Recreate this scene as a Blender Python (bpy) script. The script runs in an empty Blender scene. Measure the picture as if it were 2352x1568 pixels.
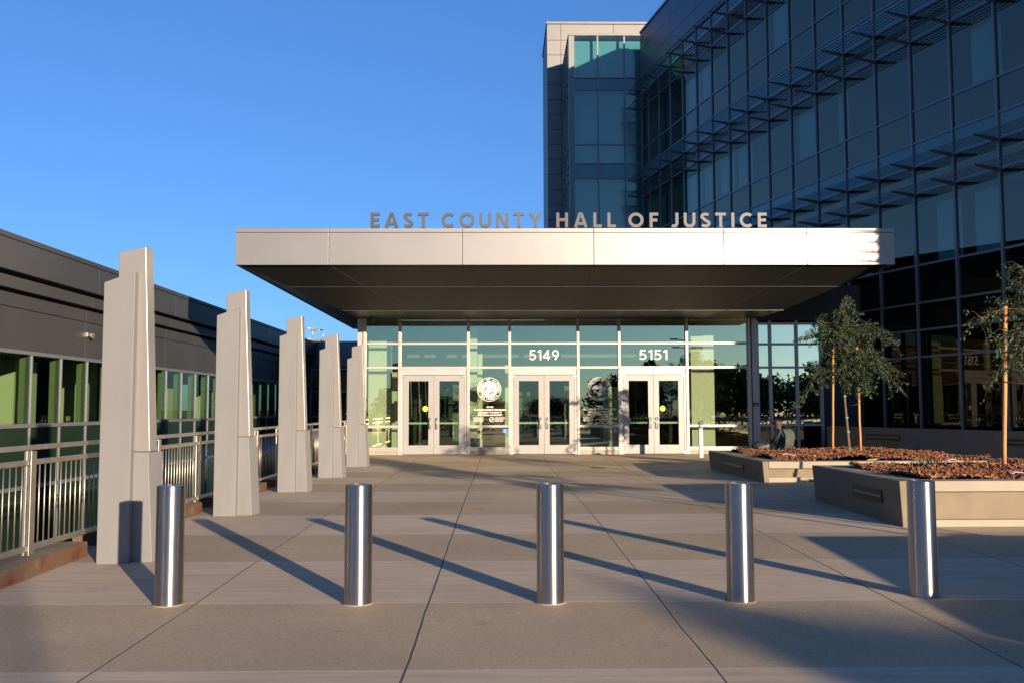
import bpy, bmesh, math, random
import numpy as np
from mathutils import Vector, Matrix, Euler
random.seed(7)
S = bpy.context.scene
COL = S.collection
R = math.radians

# ------------------------------------------------------------------ camera
cam_d = bpy.data.cameras.new("camera")
cam = bpy.data.objects.new("camera", cam_d)
COL.objects.link(cam)
cam_d.sensor_width = 36.0
FPX = 2130.0                       # focal length in pixels of a 2352 x 1568 frame
cam_d.lens = 36.0 * FPX / 2352.0
cam_d.clip_start = 0.05
cam_d.clip_end = 4000
CZ = 1.6
cam.location = (0, 0, CZ)
cam.rotation_euler = Euler((R(90 + 4.11), R(0.15), R(-0.753)), 'XYZ')
S.camera = cam
CM = cam.rotation_euler.to_matrix()

def at(x, y, Y):
    """world point on the plane Y seen at (x, y) of the 2352 px wide photograph"""
    d = CM @ Vector(((x - 1176) / FPX, (784 - y) / FPX, -1.0))
    t = Y / d.y
    return Vector((d.x * t, Y, CZ + d.z * t))

# ------------------------------------------------------------------ light
SUN_EL = 8.4
SUN_DIR = Vector((2.88, -5.1, 0)).normalized() * math.cos(R(SUN_EL)) + Vector((0, 0, math.sin(R(SUN_EL))))
AZ = math.atan2(SUN_DIR.x, SUN_DIR.y)          # clockwise from +Y
w = bpy.data.worlds.new("World")
S.world = w
w.use_nodes = True
nt = w.node_tree
bg = nt.nodes['Background']
sky = nt.nodes.new('ShaderNodeTexSky')
sky.sky_type = 'NISHITA'
sky.sun_disc = False
sky.sun_elevation = R(SUN_EL)
sky.sun_rotation = AZ
sky.altitude = 100
sky.air_density = 1.0
sky.dust_density = 0.3
sky.ozone_density = 3.0
tint = nt.nodes.new('ShaderNodeVectorMath'); tint.operation = 'MULTIPLY'       # deep clear-air blue, daylight white balance
tint.inputs[1].default_value = (.373, .638, 1.08)
gam = nt.nodes.new('ShaderNodeGamma'); gam.inputs['Gamma'].default_value = .75
nt.links.new(sky.outputs['Color'], gam.inputs['Color'])
nt.links.new(gam.outputs['Color'], tint.inputs[0])
nt.links.new(tint.outputs['Vector'], bg.inputs['Color'])
bg.inputs['Strength'].default_value = 0.114

sun_d = bpy.data.lights.new("sun", 'SUN')
sun_d.energy = 5.0
sun_d.angle = R(0.5)
sun_d.color = (1.0, 0.79, 0.57)
sun = bpy.data.objects.new("sun", sun_d)
COL.objects.link(sun)
sun.rotation_euler = SUN_DIR.to_track_quat('Z', 'Y').to_euler()
sun.location = (20, -40, 30)

S.view_settings.view_transform = 'Standard'
S.view_settings.look = 'None'
S.view_settings.gamma = 1
S.view_settings.use_curve_mapping = False
S.view_settings.exposure = 1.3
S.cycles.max_bounces = 8
S.cycles.transparent_max_bounces = 16
S.cycles.sample_clamp_indirect = 4

# ------------------------------------------------------------------ materials
MATS = {}
def newmat(name):
    m = bpy.data.materials.new(name)
    m.use_nodes = True
    MATS[name] = m
    return m, m.node_tree.nodes, m.node_tree.links

def pb(name, col, rough=0.5, metal=0.0, spec=None, noise=0.0, nscale=4.0, bump=0.0, bscale=60.0, stretch=None, aniso=0.0):
    m, N, L = newmat(name)
    b = N['Principled BSDF']
    b.inputs['Base Color'].default_value = (*col, 1)
    b.inputs['Roughness'].default_value = rough
    b.inputs['Metallic'].default_value = metal
    if spec is not None:
        b.inputs['Specular IOR Level'].default_value = spec
    if aniso:
        b.inputs['Anisotropic'].default_value = aniso
        b.inputs['Anisotropic Rotation'].default_value = .25
        tg = N.new('ShaderNodeTangent'); tg.direction_type = 'RADIAL'; tg.axis = 'Z'
        L.new(tg.outputs['Tangent'], b.inputs['Tangent'])
    tc = N.new('ShaderNodeTexCoord')
    vec = tc.outputs['Object']
    if stretch:
        mp = N.new('ShaderNodeMapping')
        mp.inputs['Scale'].default_value = stretch
        L.new(vec, mp.inputs['Vector'])
        vec = mp.outputs['Vector']
    if noise:
        n = N.new('ShaderNodeTexNoise')
        n.inputs['Scale'].default_value = nscale
        n.inputs['Detail'].default_value = 6
        L.new(vec, n.inputs['Vector'])
        mr = N.new('ShaderNodeMapRange')
        mr.inputs['From Min'].default_value = 0.3
        mr.inputs['From Max'].default_value = 0.7
        mr.inputs['To Min'].default_value = 1 - noise
        mr.inputs['To Max'].default_value = 1 + noise
        L.new(n.outputs['Fac'], mr.inputs['Value'])
        mx = N.new('ShaderNodeVectorMath')
        mx.operation = 'SCALE'
        mx.inputs[0].default_value = col
        L.new(mr.outputs['Result'], mx.inputs['Scale'])
        L.new(mx.outputs['Vector'], b.inputs['Base Color'])
        mr2 = N.new('ShaderNodeMapRange')
        mr2.inputs['From Min'].default_value = 0.3
        mr2.inputs['From Max'].default_value = 0.7
        mr2.inputs['To Min'].default_value = max(0, rough - noise * .4)
        mr2.inputs['To Max'].default_value = min(1, rough + noise * .4)
        L.new(n.outputs['Fac'], mr2.inputs['Value'])
        L.new(mr2.outputs['Result'], b.inputs['Roughness'])
    if bump:
        n2 = N.new('ShaderNodeTexNoise')
        n2.inputs['Scale'].default_value = bscale
        n2.inputs['Detail'].default_value = 4
        L.new(vec, n2.inputs['Vector'])
        bp = N.new('ShaderNodeBump')
        bp.inputs['Strength'].default_value = bump
        bp.inputs['Distance'].default_value = 0.01
        L.new(n2.outputs['Fac'], bp.inputs['Height'])
        L.new(bp.outputs['Normal'], b.inputs['Normal'])
    return m

def glass(name, tint, refl=(1, 1, 1), boost=0.08, ior=1.5, wob=0.0):
    m, N, L = newmat(name)
    N.remove(N['Principled BSDF'])
    out = N['Material Output']
    tr = N.new('ShaderNodeBsdfTransparent')
    tr.inputs['Color'].default_value = (*tint, 1)
    gl = N.new('ShaderNodeBsdfGlossy')
    gl.inputs['Roughness'].default_value = .14 if name == 'tower_glass' else 0.0
    gl.inputs['Color'].default_value = (*refl, 1)
    ge = N.new('ShaderNodeNewGeometry')
    dt = N.new('ShaderNodeVectorMath'); dt.operation = 'DOT_PRODUCT'
    L.new(ge.outputs['Incoming'], dt.inputs[0]); L.new(ge.outputs['Normal'], dt.inputs[1])
    def mth(op, x, y):
        n = N.new('ShaderNodeMath'); n.operation = op; n.use_clamp = True
        for i, q in enumerate((x, y)):
            if q is None: continue
            if isinstance(q, (int, float)): n.inputs[i].default_value = q
            else: L.new(q, n.inputs[i])
        return n.outputs[0]
    ab = mth('ABSOLUTE', dt.outputs['Value'], None)
    p5 = mth('POWER', mth('SUBTRACT', 1.0, ab), 5.0)
    f0 = 2 * ((ior - 1) / (ior + 1)) ** 2 + boost
    ad_o = mth('ADD', mth('MULTIPLY', p5, 1 - f0), f0)
    mx = N.new('ShaderNodeMixShader')
    L.new(ad_o, mx.inputs['Fac'])
    L.new(tr.outputs[0], mx.inputs[1])
    L.new(gl.outputs[0], mx.inputs[2])
    L.new(mx.outputs[0], out.inputs['Surface'])
    if wob:
        tc = N.new('ShaderNodeTexCoord')
        n = N.new('ShaderNodeTexNoise')
        n.inputs['Scale'].default_value = 0.7
        n.inputs['Detail'].default_value = 1
        L.new(tc.outputs['Object'], n.inputs['Vector'])
        bp = N.new('ShaderNodeBump')
        bp.inputs['Strength'].default_value = wob
        bp.inputs['Distance'].default_value = 0.02
        L.new(n.outputs['Fac'], bp.inputs['Height'])
        L.new(bp.outputs['Normal'], gl.inputs['Normal'])
    return m

# paving: 6 ft squares, rows of washed aggregate and rows of smooth grey concrete, sawn joints
JX0, JY0, JP = -0.567, 5.66, 1.85
def paving():
    m, N, L = newmat('paving_concrete')
    b = N['Principled BSDF']
    tc = N.new('ShaderNodeTexCoord')
    sep = N.new('ShaderNodeSeparateXYZ')
    L.new(tc.outputs['Object'], sep.inputs[0])
    def math_(op, a, bb=None, c=None):
        n = N.new('ShaderNodeMath')
        n.operation = op
        for i, v in enumerate((a, bb, c)):
            if v is None: continue
            if isinstance(v, (int, float)): n.inputs[i].default_value = v
            else: L.new(v, n.inputs[i])
        return n.outputs[0]
    def noise(scale, detail, stretch=None, rough=.5):
        n = N.new('ShaderNodeTexNoise')
        n.inputs['Scale'].default_value = scale
        n.inputs['Detail'].default_value = detail
        n.inputs['Roughness'].default_value = rough
        if stretch:
            mp = N.new('ShaderNodeMapping')
            mp.inputs['Scale'].default_value = stretch
            L.new(tc.outputs['Object'], mp.inputs['Vector'])
            L.new(mp.outputs['Vector'], n.inputs['Vector'])
        else:
            L.new(tc.outputs['Object'], n.inputs['Vector'])
        return n.outputs['Fac']
    wob = math_('MULTIPLY', math_('SUBTRACT', noise(1.3, 5), .5), .035)
    x = math_('ADD', sep.outputs['X'], wob)
    y = math_('ADD', sep.outputs['Y'], math_('MULTIPLY', wob, .35))
    u = math_('DIVIDE', math_('SUBTRACT', x, JX0), JP)
    v = math_('DIVIDE', math_('SUBTRACT', y, JY0), JP)
    row = math_('FLOOR', v)
    par = math_('ABSOLUTE', math_('SUBTRACT', math_('MULTIPLY', math_('FRACT', math_('MULTIPLY', row, .5)), 2.0), 0.0))  # 0 or 1
    # distance to joints, metres
    du = math_('MULTIPLY', math_('ABSOLUTE', math_('SUBTRACT', math_('FRACT', math_('ADD', u, .5)), .5)), JP)
    dv = math_('MULTIPLY', math_('ABSOLUTE', math_('SUBTRACT', math_('FRACT', math_('ADD', v, .5)), .5)), JP)
    big = noise(.55, 5)
    fine = noise(160, 3)
    speck = noise(45, 4)
    streak = noise(1.0, 5, (1.2, 14, 1))
    def ramp(val, lo, hi, a, bb):
        mr = N.new('ShaderNodeMapRange')
        mr.inputs['From Min'].default_value = lo
        mr.inputs['From Max'].default_value = hi
        mr.inputs['To Min'].default_value = a
        mr.inputs['To Max'].default_value = bb
        L.new(val, mr.inputs['Value'])
        return mr.outputs[0]
    # tile-to-tile tone
    wn = N.new('ShaderNodeTexWhiteNoise')
    wn.noise_dimensions = '2D'
    cmb = N.new('ShaderNodeCombineXYZ')
    L.new(math_('FLOOR', u), cmb.inputs[0]); L.new(row, cmb.inputs[1])
    L.new(cmb.outputs[0], wn.inputs['Vector'])
    tile = ramp(wn.outputs['Value'], 0, 1, .95, 1.05)
    agg = math_('MULTIPLY', ramp(big, .3, .7, .88, 1.12), ramp(math_('ADD', math_('MULTIPLY', fine, .6), math_('MULTIPLY', speck, .4)), .3, .7, .62, 1.38))
    smo = math_('MULTIPLY', ramp(big, .3, .7, .90, 1.10), ramp(streak, .3, .7, .88, 1.12))
    def scale_col(col, f):
        n = N.new('ShaderNodeVectorMath')
        n.operation = 'SCALE'
        n.inputs[0].default_value = col
        L.new(f, n.inputs['Scale'])
        return n.outputs[0]
    def mix(f, a, bb):
        n = N.new('ShaderNodeMix')
        n.data_type = 'RGBA'
        L.new(f, n.inputs['Factor'])
        for s, val in (('A', a), ('B', bb)):
            i = [k for k in n.inputs if k.name == s and k.type == 'RGBA'][0]
            if isinstance(val, tuple): i.default_value = (*val, 1)
            else: L.new(val, i)
        return [o for o in n.outputs if o.type == 'RGBA'][0]
    cA = scale_col((.338, .262, .168), math_('MULTIPLY', agg, tile))
    cB = scale_col((.418, .335, .236), math_('MULTIPLY', smo, tile))
    c = mix(par, cA, cB)
    # small stains
    st = ramp(noise(2.3, 7, None, .65), .62, .74, 0, .35)
    c = mix(st, c, (.16, .135, .115))
    # gum spots and small dark specks
    vo = N.new('ShaderNodeTexVoronoi'); vo.inputs['Scale'].default_value = 1.7; vo.voronoi_dimensions = '2D'
    L.new(tc.outputs['Object'], vo.inputs['Vector'])
    gum = math_('MULTIPLY', math_('LESS_THAN', vo.outputs['Distance'], math_('MULTIPLY', math_('FRACT', math_('MULTIPLY', vo.outputs['Color'], 7.3)), .028)), .45)
    c = mix(gum, c, (.10, .085, .07))
    # water marks: soft-edged darker patches
    wm = ramp(noise(.38, 6, (1.0, .55, 1), .6), .54, .60, 0, .13)
    c = mix(wm, c, (.20, .165, .13))
    # pale arris either side of the joint, dark joint in the x direction, thin in y
    pale = math_('MAXIMUM', ramp(dv, .006, .016, .95, 0), ramp(du, .010, .02, .35, 0))
    c = mix(pale, c, (.50, .44, .36))
    # every second long joint is an open one
    par2 = math_('MULTIPLY', math_('FRACT', math_('MULTIPLY', math_('FLOOR', math_('ADD', u, .5)), .5)), 2.0)
    wide = ramp(par2, 0, 1, .009, .0075)
    dark = math_('MULTIPLY', math_('LESS_THAN', du, wide), .92)
    dark2 = math_('MULTIPLY', math_('LESS_THAN', dv, .0025), .5)
    dk = math_('MAXIMUM', dark, dark2)
    c = mix(dk, c, (.05, .042, .035))
    L.new(c, b.inputs['Base Color'])
    b.inputs['Roughness'].default_value = .75
    b.inputs['Specular IOR Level'].default_value = .35
    bp = N.new('ShaderNodeBump')
    bp.inputs['Strength'].default_value = .35
    bp.inputs['Distance'].default_value = .006
    hgt = math_('SUBTRACT', math_('MULTIPLY', math_('ADD', fine, speck), ramp(par, 0, 1, .5, .12)), math_('MULTIPLY', dk, 1.5))
    L.new(hgt, bp.inputs['Height'])
    L.new(bp.outputs['Normal'], b.inputs['Normal'])
    return m
M_pave = paving()

M_white = pb('pale_painted_metal', (.142, .144, .146), .5, .0, spec=.3, noise=.05, nscale=2, stretch=(3, 3, .5))
M_door = pb('door_paint', (.235, .235, .23), .4, .1, noise=.04, nscale=2)
M_frame = pb('frame_aluminium', (.31, .305, .295), .42, .25, noise=.04, nscale=3)
M_fascia = pb('fascia_metal', (.225, .222, .22), .45, .68, noise=.03, nscale=.6)
M_tower = pb('tower_panel_metal', (.17, .168, .165), .5, .2, noise=.05, nscale=.8)
M_letter = pb('letter_aluminium', (.060, .063, .070), .5, .5, noise=.05, nscale=5)
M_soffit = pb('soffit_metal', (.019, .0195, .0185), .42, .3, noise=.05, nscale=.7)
M_trim = pb('trim_bright', (.36, .36, .35), .35, .5)
M_seam = pb('seam_dark', (.02, .02, .02), .8)
M_wing = pb('wing_panel', (.052, .056, .060), .48, .25, noise=.06, nscale=.7)
M_wingd = pb('wing_recess', (.03, .03, .03), .7)
M_navy = pb('office_panel', (.075, .085, .115), .38, .35, noise=.05, nscale=.7)
M_mull = pb('office_mullion', (.16, .17, .20), .42, .35)
M_shade = pb('sunshade_metal', (.10, .105, .12), .45, .4)
M_acryl = pb('lamp_acrylic', (.168, .162, .16), .30, 0, spec=.5)
M_acryl.node_tree.nodes['Principled BSDF'].inputs['Subsurface Weight'].default_value = .25
M_acryl.node_tree.nodes['Principled BSDF'].inputs['Subsurface Radius'].default_value = (.05, .04, .03)
M_steel = pb('brushed_steel', (.43, .395, .36), .35, 1.0, noise=.04, nscale=3, stretch=(1, 1, 5), aniso=.9)
M_steeltop = pb('steel_top', (.5, .5, .5), .35, 1.0)
M_rail = pb('rail_steel', (.42, .39, .34), .45, .9, noise=.07, nscale=6)
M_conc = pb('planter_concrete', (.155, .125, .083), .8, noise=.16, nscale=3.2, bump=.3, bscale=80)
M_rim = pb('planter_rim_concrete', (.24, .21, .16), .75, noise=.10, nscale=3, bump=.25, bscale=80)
M_wallc = pb('garden_wall_concrete', (.15, .13, .105), .8, noise=.14, nscale=2, bump=.3, bscale=60)
M_soil = pb('soil', (.055, .028, .018), .95, noise=.3, nscale=14, bump=.8, bscale=40)
M_asph = pb('asphalt', (.055, .055, .058), .85, noise=.2, nscale=1.5, bump=.4, bscale=120)
M_lawn = pb('lawn', (.06, .085, .03), .9, noise=.3, nscale=.8)
M_black = pb('black_plastic', (.015, .015, .016), .4)
M_slot = pb('slot_housing', (.03, .028, .025), .5, .3)
M_lens = pb('slot_lens', (.13, .125, .115), .4)
M_stake = pb('stake_wood', (.36, .175, .052), .7, noise=.22, nscale=9, stretch=(1, 1, .25))
M_bark = pb('bark', (.11, .062, .04), .85, noise=.25, nscale=12, bump=.5, bscale=40)
M_tie = pb('green_tape', (.03, .32, .20), .5)
M_strap = pb('tie_strap', (.03, .025, .02), .6)
M_decal = pb('white_vinyl', (.52, .50, .46), .5)
M_decal2 = pb('grey_vinyl', (.40, .40, .36), .5)
M_decald = pb('teal_vinyl', (.10, .17, .17), .5)
M_yellow = pb('yellow_vinyl', (.62, .60, .04), .5)
M_blue = pb('blue_vinyl', (.03, .16, .52), .5)
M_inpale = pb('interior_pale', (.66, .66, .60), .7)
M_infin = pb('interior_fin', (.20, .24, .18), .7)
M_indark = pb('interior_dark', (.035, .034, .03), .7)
M_inmid = pb('interior_mid', (.16, .15, .125), .7)
M_infl = pb('interior_floor', (.09, .08, .065), .35)
M_blind = pb('blind_fabric', (.45, .62, .60), .8)
M_skin = pb('skin', (.46, .22, .14), .5)
M_hair = pb('hair_brown', (.045, .022, .012), .55, bump=.8, bscale=90)
M_jack = pb('jacket_navy', (.016, .020, .028), .75, bump=.3, bscale=30)
M_jackg = pb('jacket_green', (.034, .048, .041), .75, bump=.3, bscale=30)
M_stripe = pb('stripe_grey', (.10, .105, .10), .7)
M_trouser = pb('trouser_cloth', (.02, .022, .03), .85)
M_bag = pb('bag_nylon', (.006, .006, .007), .75, bump=.4, bscale=40)
M_bagpale = pb('bag_lilac_panel', (.045, .045, .07), .6)
M_pink = pb('pale_scrap', (.62, .50, .52), .6)
M_grate = pb('cast_iron', (.06, .055, .05), .6, .6)
M_brick = pb('far_wall', (.25, .21, .17), .8)
M_rust = None
def rustmat():
    m, N, L = newmat('rust_stained_concrete')
    b = N['Principled BSDF']
    tc = N.new('ShaderNodeTexCoord')
    n = N.new('ShaderNodeTexNoise'); n.inputs['Scale'].default_value = 3.2; n.inputs['Detail'].default_value = 8; n.inputs['Roughness'].default_value = .65
    L.new(tc.outputs['Object'], n.inputs['Vector'])
    r = N.new('ShaderNodeValToRGB')
    e = r.color_ramp.elements
    e[0].position = .30; e[0].color = (.032, .018, .012, 1)
    e[1].position = .72; e[1].color = (.15, .12, .085, 1)
    x = r.color_ramp.elements.new(.45); x.color = (.105, .040, .016, 1)
    x = r.color_ramp.elements.new(.56); x.color = (.085, .052, .03, 1)
    L.new(n.outputs['Fac'], r.inputs['Fac'])
    L.new(r.outputs['Color'], b.inputs['Base Color'])
    b.inputs['Roughness'].default_value = .85
    bp = N.new('ShaderNodeBump'); bp.inputs['Strength'].default_value = .5; bp.inputs['Distance'].default_value = .01
    n2 = N.new('ShaderNodeTexNoise'); n2.inputs['Scale'].default_value = 50
    L.new(tc.outputs['Object'], n2.inputs['Vector'])
    L.new(n2.outputs['Fac'], bp.inputs['Height']); L.new(bp.outputs['Normal'], b.inputs['Normal'])
    return m
M_rust = rustmat()

def varmat(name, cols, rough=.6, scale=3.0, transl=0.0):
    """colour varies from chip to chip / leaf to leaf (random per island)"""
    m, N, L = newmat(name)
    b = N['Principled BSDF']
    g = N.new('ShaderNodeNewGeometry')
    r = N.new('ShaderNodeValToRGB')
    els = r.color_ramp.elements
    for i, c in enumerate(cols):
        p = i / (len(cols) - 1)
        if i == 0: els[0].position = 0; els[0].color = (*c, 1)
        elif i == len(cols) - 1: els[-1].position = 1; els[-1].color = (*c, 1)
        else:
            e = els.new(p); e.color = (*c, 1)
    L.new(g.outputs['Random Per Island'], r.inputs['Fac'])
    L.new(r.outputs['Color'], b.inputs['Base Color'])
    b.inputs['Roughness'].default_value = rough
    if transl:
        t = N.new('ShaderNodeBsdfTranslucent')
        L.new(r.outputs['Color'], t.inputs['Color'])
        mx = N.new('ShaderNodeMixShader'); mx.inputs['Fac'].default_value = transl
        L.new(b.outputs[0], mx.inputs[1]); L.new(t.outputs[0], mx.inputs[2])
        L.new(mx.outputs[0], N['Material Output'].inputs['Surface'])
    return m
M_chip = varmat('bark_chips', [(.06, .022, .010), (.19, .068, .022), (.11, .04, .016), (.27, .105, .038), (.15, .055, .02), (.36, .19, .10)], .85)
M_leaf = varmat('leaves', [(.006, .024, .009), (.013, .045, .017), (.009, .032, .013), (.05, .085, .022)], .55, transl=.2)
M_leaf2 = varmat('far_leaves', [(.02, .032, .012), (.04, .06, .02), (.028, .042, .014)], .6)

G_entry = glass('entrance_glass', (.70, .80, .64), (.96, .92, .60), .32, 1.5, .02)
G_door = glass('door_glass', (.44, .60, .46), (.8, .95, .75), .08, 1.45)
G_side = glass('side_glass', (.10, .15, .13), (1, .96, .72), .46, 1.6, .03)
G_wing = glass('wing_glass', (.40, .50, .35), (.6, .75, .6), .02, 1.35)
G_office = glass('office_glass', (.30, .50, .52), (.95, .84, .66), .045, 1.5, .02)
G_tower = glass('tower_glass', (.30, .50, .52), (.8, .9, .8), .05, 1.5, .02)
G_dim = glass('dimmed_reflection_glass', (.16, .22, .22), (.42, .40, .34), .03, 1.5, .02)  # darkened copy of the glass; dim reflections are put into its colour
M_spand = pb('spandrel_glass', (.07, .17, .185), .08, 0, spec=.5)
M_wspand = pb('wing_spandrel_glass', (.012, .026, .017), .16, 0, spec=.18)
M_lamp = newmat('lit_tube')[0]
_b = M_lamp.node_tree.nodes['Principled BSDF']
_b.inputs['Emission Color'].default_value = (1, .82, .45, 1)
_b.inputs['Emission Strength'].default_value = 1.6

# ------------------------------------------------------------------ builders
class MB:
    def __init__(s): s.v = []; s.f = []; s.m = []; s.sm = []
    def poly(s, pts, mat=0):
        i = len(s.v); s.v += [tuple(p) for p in pts]; s.f.append(tuple(range(i, i + len(pts)))); s.m.append(mat); s.sm.append(0)
    def hexa(s, b, t, mat=0):
        """b, t: four bottom and four top points, counter-clockwise from above"""
        i = len(s.v); s.v += [tuple(p) for p in list(b) + list(t)]
        for q in ((3, 2, 1, 0), (4, 5, 6, 7), (0, 1, 5, 4), (1, 2, 6, 5), (2, 3, 7, 6), (3, 0, 4, 7)):
            s.f.append(tuple(i + k for k in q)); s.m.append(mat); s.sm.append(0)
        return s
    def box(s, x0, x1, y0, y1, z0, z1, mat=0):
        return s.hexa([(x0, y0, z0), (x1, y0, z0), (x1, y1, z0), (x0, y1, z0)], [(x0, y0, z1), (x1, y0, z1), (x1, y1, z1), (x0, y1, z1)], mat)
    def bar(s, p0, p1, wdt, h, mat=0, up=(0, 0, 1)):
        p0, p1 = Vector(p0), Vector(p1); d = (p1 - p0).normalized(); u = Vector(up)
        a = d.cross(u)
        if a.length < 1e-4: a = d.cross(Vector((0, 1, 0)))
        a.normalize(); u = a.cross(d).normalized()
        a = a * wdt / 2; u = u * h / 2
        return s.hexa([p0 - a - u, p0 + a - u, p1 + a - u, p1 - a - u], [p0 - a + u, p0 + a + u, p1 + a + u, p1 - a + u], mat)
    def tube(s, pts, rad, n=8, mat=0, smooth=1, cap=True):
        pts = [Vector(p) for p in pts]
        if not isinstance(rad, (list, tuple)): rad = [rad] * len(pts)
        rings = []
        for k, p in enumerate(pts):
            d = (pts[min(k + 1, len(pts) - 1)] - pts[max(k - 1, 0)]).normalized()
            r = Vector((1, 0, 0)) if abs(d.x) < .9 else Vector((0, 1, 0))
            a = d.cross(r).normalized(); b = d.cross(a)
            i = len(s.v); rings.append(i)
            for j in range(n):
                t = 2 * math.pi * j / n
                s.v.append(tuple(p + (a * math.cos(t) + b * math.sin(t)) * rad[k]))
        for k in range(len(rings) - 1):
            for j in range(n):
                q = (rings[k] + j, rings[k] + (j + 1) % n, rings[k + 1] + (j + 1) % n, rings[k + 1] + j)
                s.f.append(q); s.m.append(mat); s.sm.append(smooth)
        if cap:
            s.f.append(tuple(rings[0] + j for j in reversed(range(n)))); s.m.append(mat); s.sm.append(0)
            s.f.append(tuple(rings[-1] + j for j in range(n))); s.m.append(mat); s.sm.append(0)
        return s
    def lathe(s, prof, n=48, mat=0, c=(0, 0, 0)):
        i0 = len(s.v)
        for r, z in prof:
            for j in range(n):
                t = 2 * math.pi * j / n
                s.v.append((c[0] + r * math.cos(t), c[1] + r * math.sin(t), c[2] + z))
        for k in range(len(prof) - 1):
            for j in range(n):
                s.f.append((i0 + k * n + j, i0 + k * n + (j + 1) % n, i0 + (k + 1) * n + (j + 1) % n, i0 + (k + 1) * n + j)); s.m.append(mat); s.sm.append(1)
        return s
    def extrude(s, loop, off, mat=0):
        """planar loop of points extruded by vector off"""
        i = len(s.v); n = len(loop); off = Vector(off)
        s.v += [tuple(p) for p in loop] + [tuple(Vector(p) + off) for p in loop]
        s.f.append(tuple(i + k for k in range(n))); s.f.append(tuple(i + n + k for k in reversed(range(n)))); s.m += [mat, mat]; s.sm += [0, 0]
        for k in range(n):
            s.f.append((i + k, i + n + k, i + n + (k + 1) % n, i + (k + 1) % n)); s.m.append(mat); s.sm.append(0)
        return s
    def build(s, name, mats, parent=None, bevel=0, recalc=True):
        me = bpy.data.meshes.new(name)
        o = Vector((0, 0, 0))
        if parent is not None:
            p = parent
            while p is not None:
                o += p.location; p = p.parent
        vs = [(a - o.x, b - o.y, c - o.z) for a, b, c in s.v]
        me.from_pydata(vs, [], s.f)
        if not isinstance(mats, (list, tuple)): mats = [mats]
        for m in mats: me.materials.append(m)
        me.polygons.foreach_set('material_index', s.m)
        me.polygons.foreach_set('use_smooth', [bool(k) for k in s.sm])
        if recalc:
            bm = bmesh.new(); bm.from_mesh(me); bmesh.ops.recalc_face_normals(bm, faces=bm.faces); bm.to_mesh(me); bm.free()
        me.update()
        ob = bpy.data.objects.new(name, me)
        COL.objects.link(ob)
        if parent is not None: ob.parent = parent
        if bevel:
            bv = ob.modifiers.new('bevel', 'BEVEL'); bv.width = bevel; bv.segments = 2; bv.limit_method = 'ANGLE'; bv.angle_limit = R(40)
            bv.harden_normals = False
        return ob

def thing(name, label, cat, loc=(0, 0, 0), group=None):
    o = bpy.data.objects.new(name, None)
    COL.objects.link(o)
    o.empty_display_size = .2
    o.location = loc
    o['label'] = label; o['category'] = cat
    if group: o['group'] = group
    return o
def tag(o, label, cat, group=None):
    o['label'] = label; o['category'] = cat
    if group: o['group'] = group
    return o
def kind(o, k): o['kind'] = k; return o
def copy_tree(o, parent=None):
    c = o.copy(); COL.objects.link(c)
    if parent is not None: c.parent = parent
    for ch in list(o.children): copy_tree(ch, c)
    return c

# ------------------------------------------------------------------ ground
HP = [(-60, 1.72), (-8, 1.62), (0, 1.60), (7.4, 1.542), (9.3, 1.51), (13, 1.470), (16.7, 1.477), (20.5, 1.50), (24.2, 1.50), (27, 1.44), (29, 1.42), (60, 1.42)]
HX = np.array([a for a, _ in HP]); HH = np.array([b for _, b in HP])
def gz(x, y):
    def f(t): return float(np.interp(t, HX, HH))
    h = (f(y - 1.2) + f(y - .6) + f(y) + f(y + .6) + f(y + 1.2)) / 5
    sx = min(1, max(0, (x - 3) / 3)); sy = min(1, max(0, (y - 13) / 5)); s2 = min(1, max(0, (29 - y) / 4))
    return CZ - h + .07 * sx * sx * (3 - 2 * sx) * sy * sy * (3 - 2 * sy) * s2

XK = -4.27                                            # plaza edge at the kerb
def gridmesh(name, xs, ys, mat, dz=0.0):
    v = [(x, y, gz(x, y) + dz) for y in ys for x in xs]; nx = len(xs)
    f = [(j * nx + i, j * nx + i + 1, (j + 1) * nx + i + 1, (j + 1) * nx + i) for j in range(len(ys) - 1) for i in range(nx - 1)]
    me = bpy.data.meshes.new(name); me.from_pydata(v, [], f); me.materials.append(mat)
    me.polygons.foreach_set('use_smooth', [True] * len(f)); me.update()
    o = bpy.data.objects.new(name, me); COL.objects.link(o); return o
plaza = gridmesh('plaza', [XK - .45] + list(np.linspace(XK, 14, 30)) + [22, 34], list(np.linspace(-9, 30.4, 90)), M_pave)
kind(plaza, 'structure')
# ground sheet round the sunken court, out to the horizon
mb = MB(); B = 1500
for x0, x1, y0, y1 in ((-B, B, 52, B), (-B, B, -B, -9), (-B, -10.1, -9, 52), (XK - .6, B, -9, 52)):
    mb.poly([(x0, y0, -.35), (x1, y0, -.35), (x1, y1, -.35), (x0, y1, -.35)])
kind(mb.build('ground', M_lawn), 'structure')
mb = MB(); mb.poly([(-90, -52, -.346), (120, -52, -.346), (120, -9.02, -.13), (-90, -9.02, -.13)])
kind(mb.build('road', M_asph), 'structure')
mb = MB()
mb.poly([(-10.1, -9, -2.9), (XK - .4, -9, -2.9), (XK - .4, 52, -2.9), (-10.1, 52, -2.9)])
mb.poly([(XK - .35, -9, -2.9), (XK - .35, -9, .0), (XK - .35, 30, .12), (XK - .35, 30, -2.9)])
mb.poly([(-10.1, -9, -2.9), (-10.1, -9, -.2), (XK - .35, -9, -.2), (XK - .35, -9, -2.9)])
kind(mb.build('sunken_court', M_wallc), 'structure')

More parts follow.
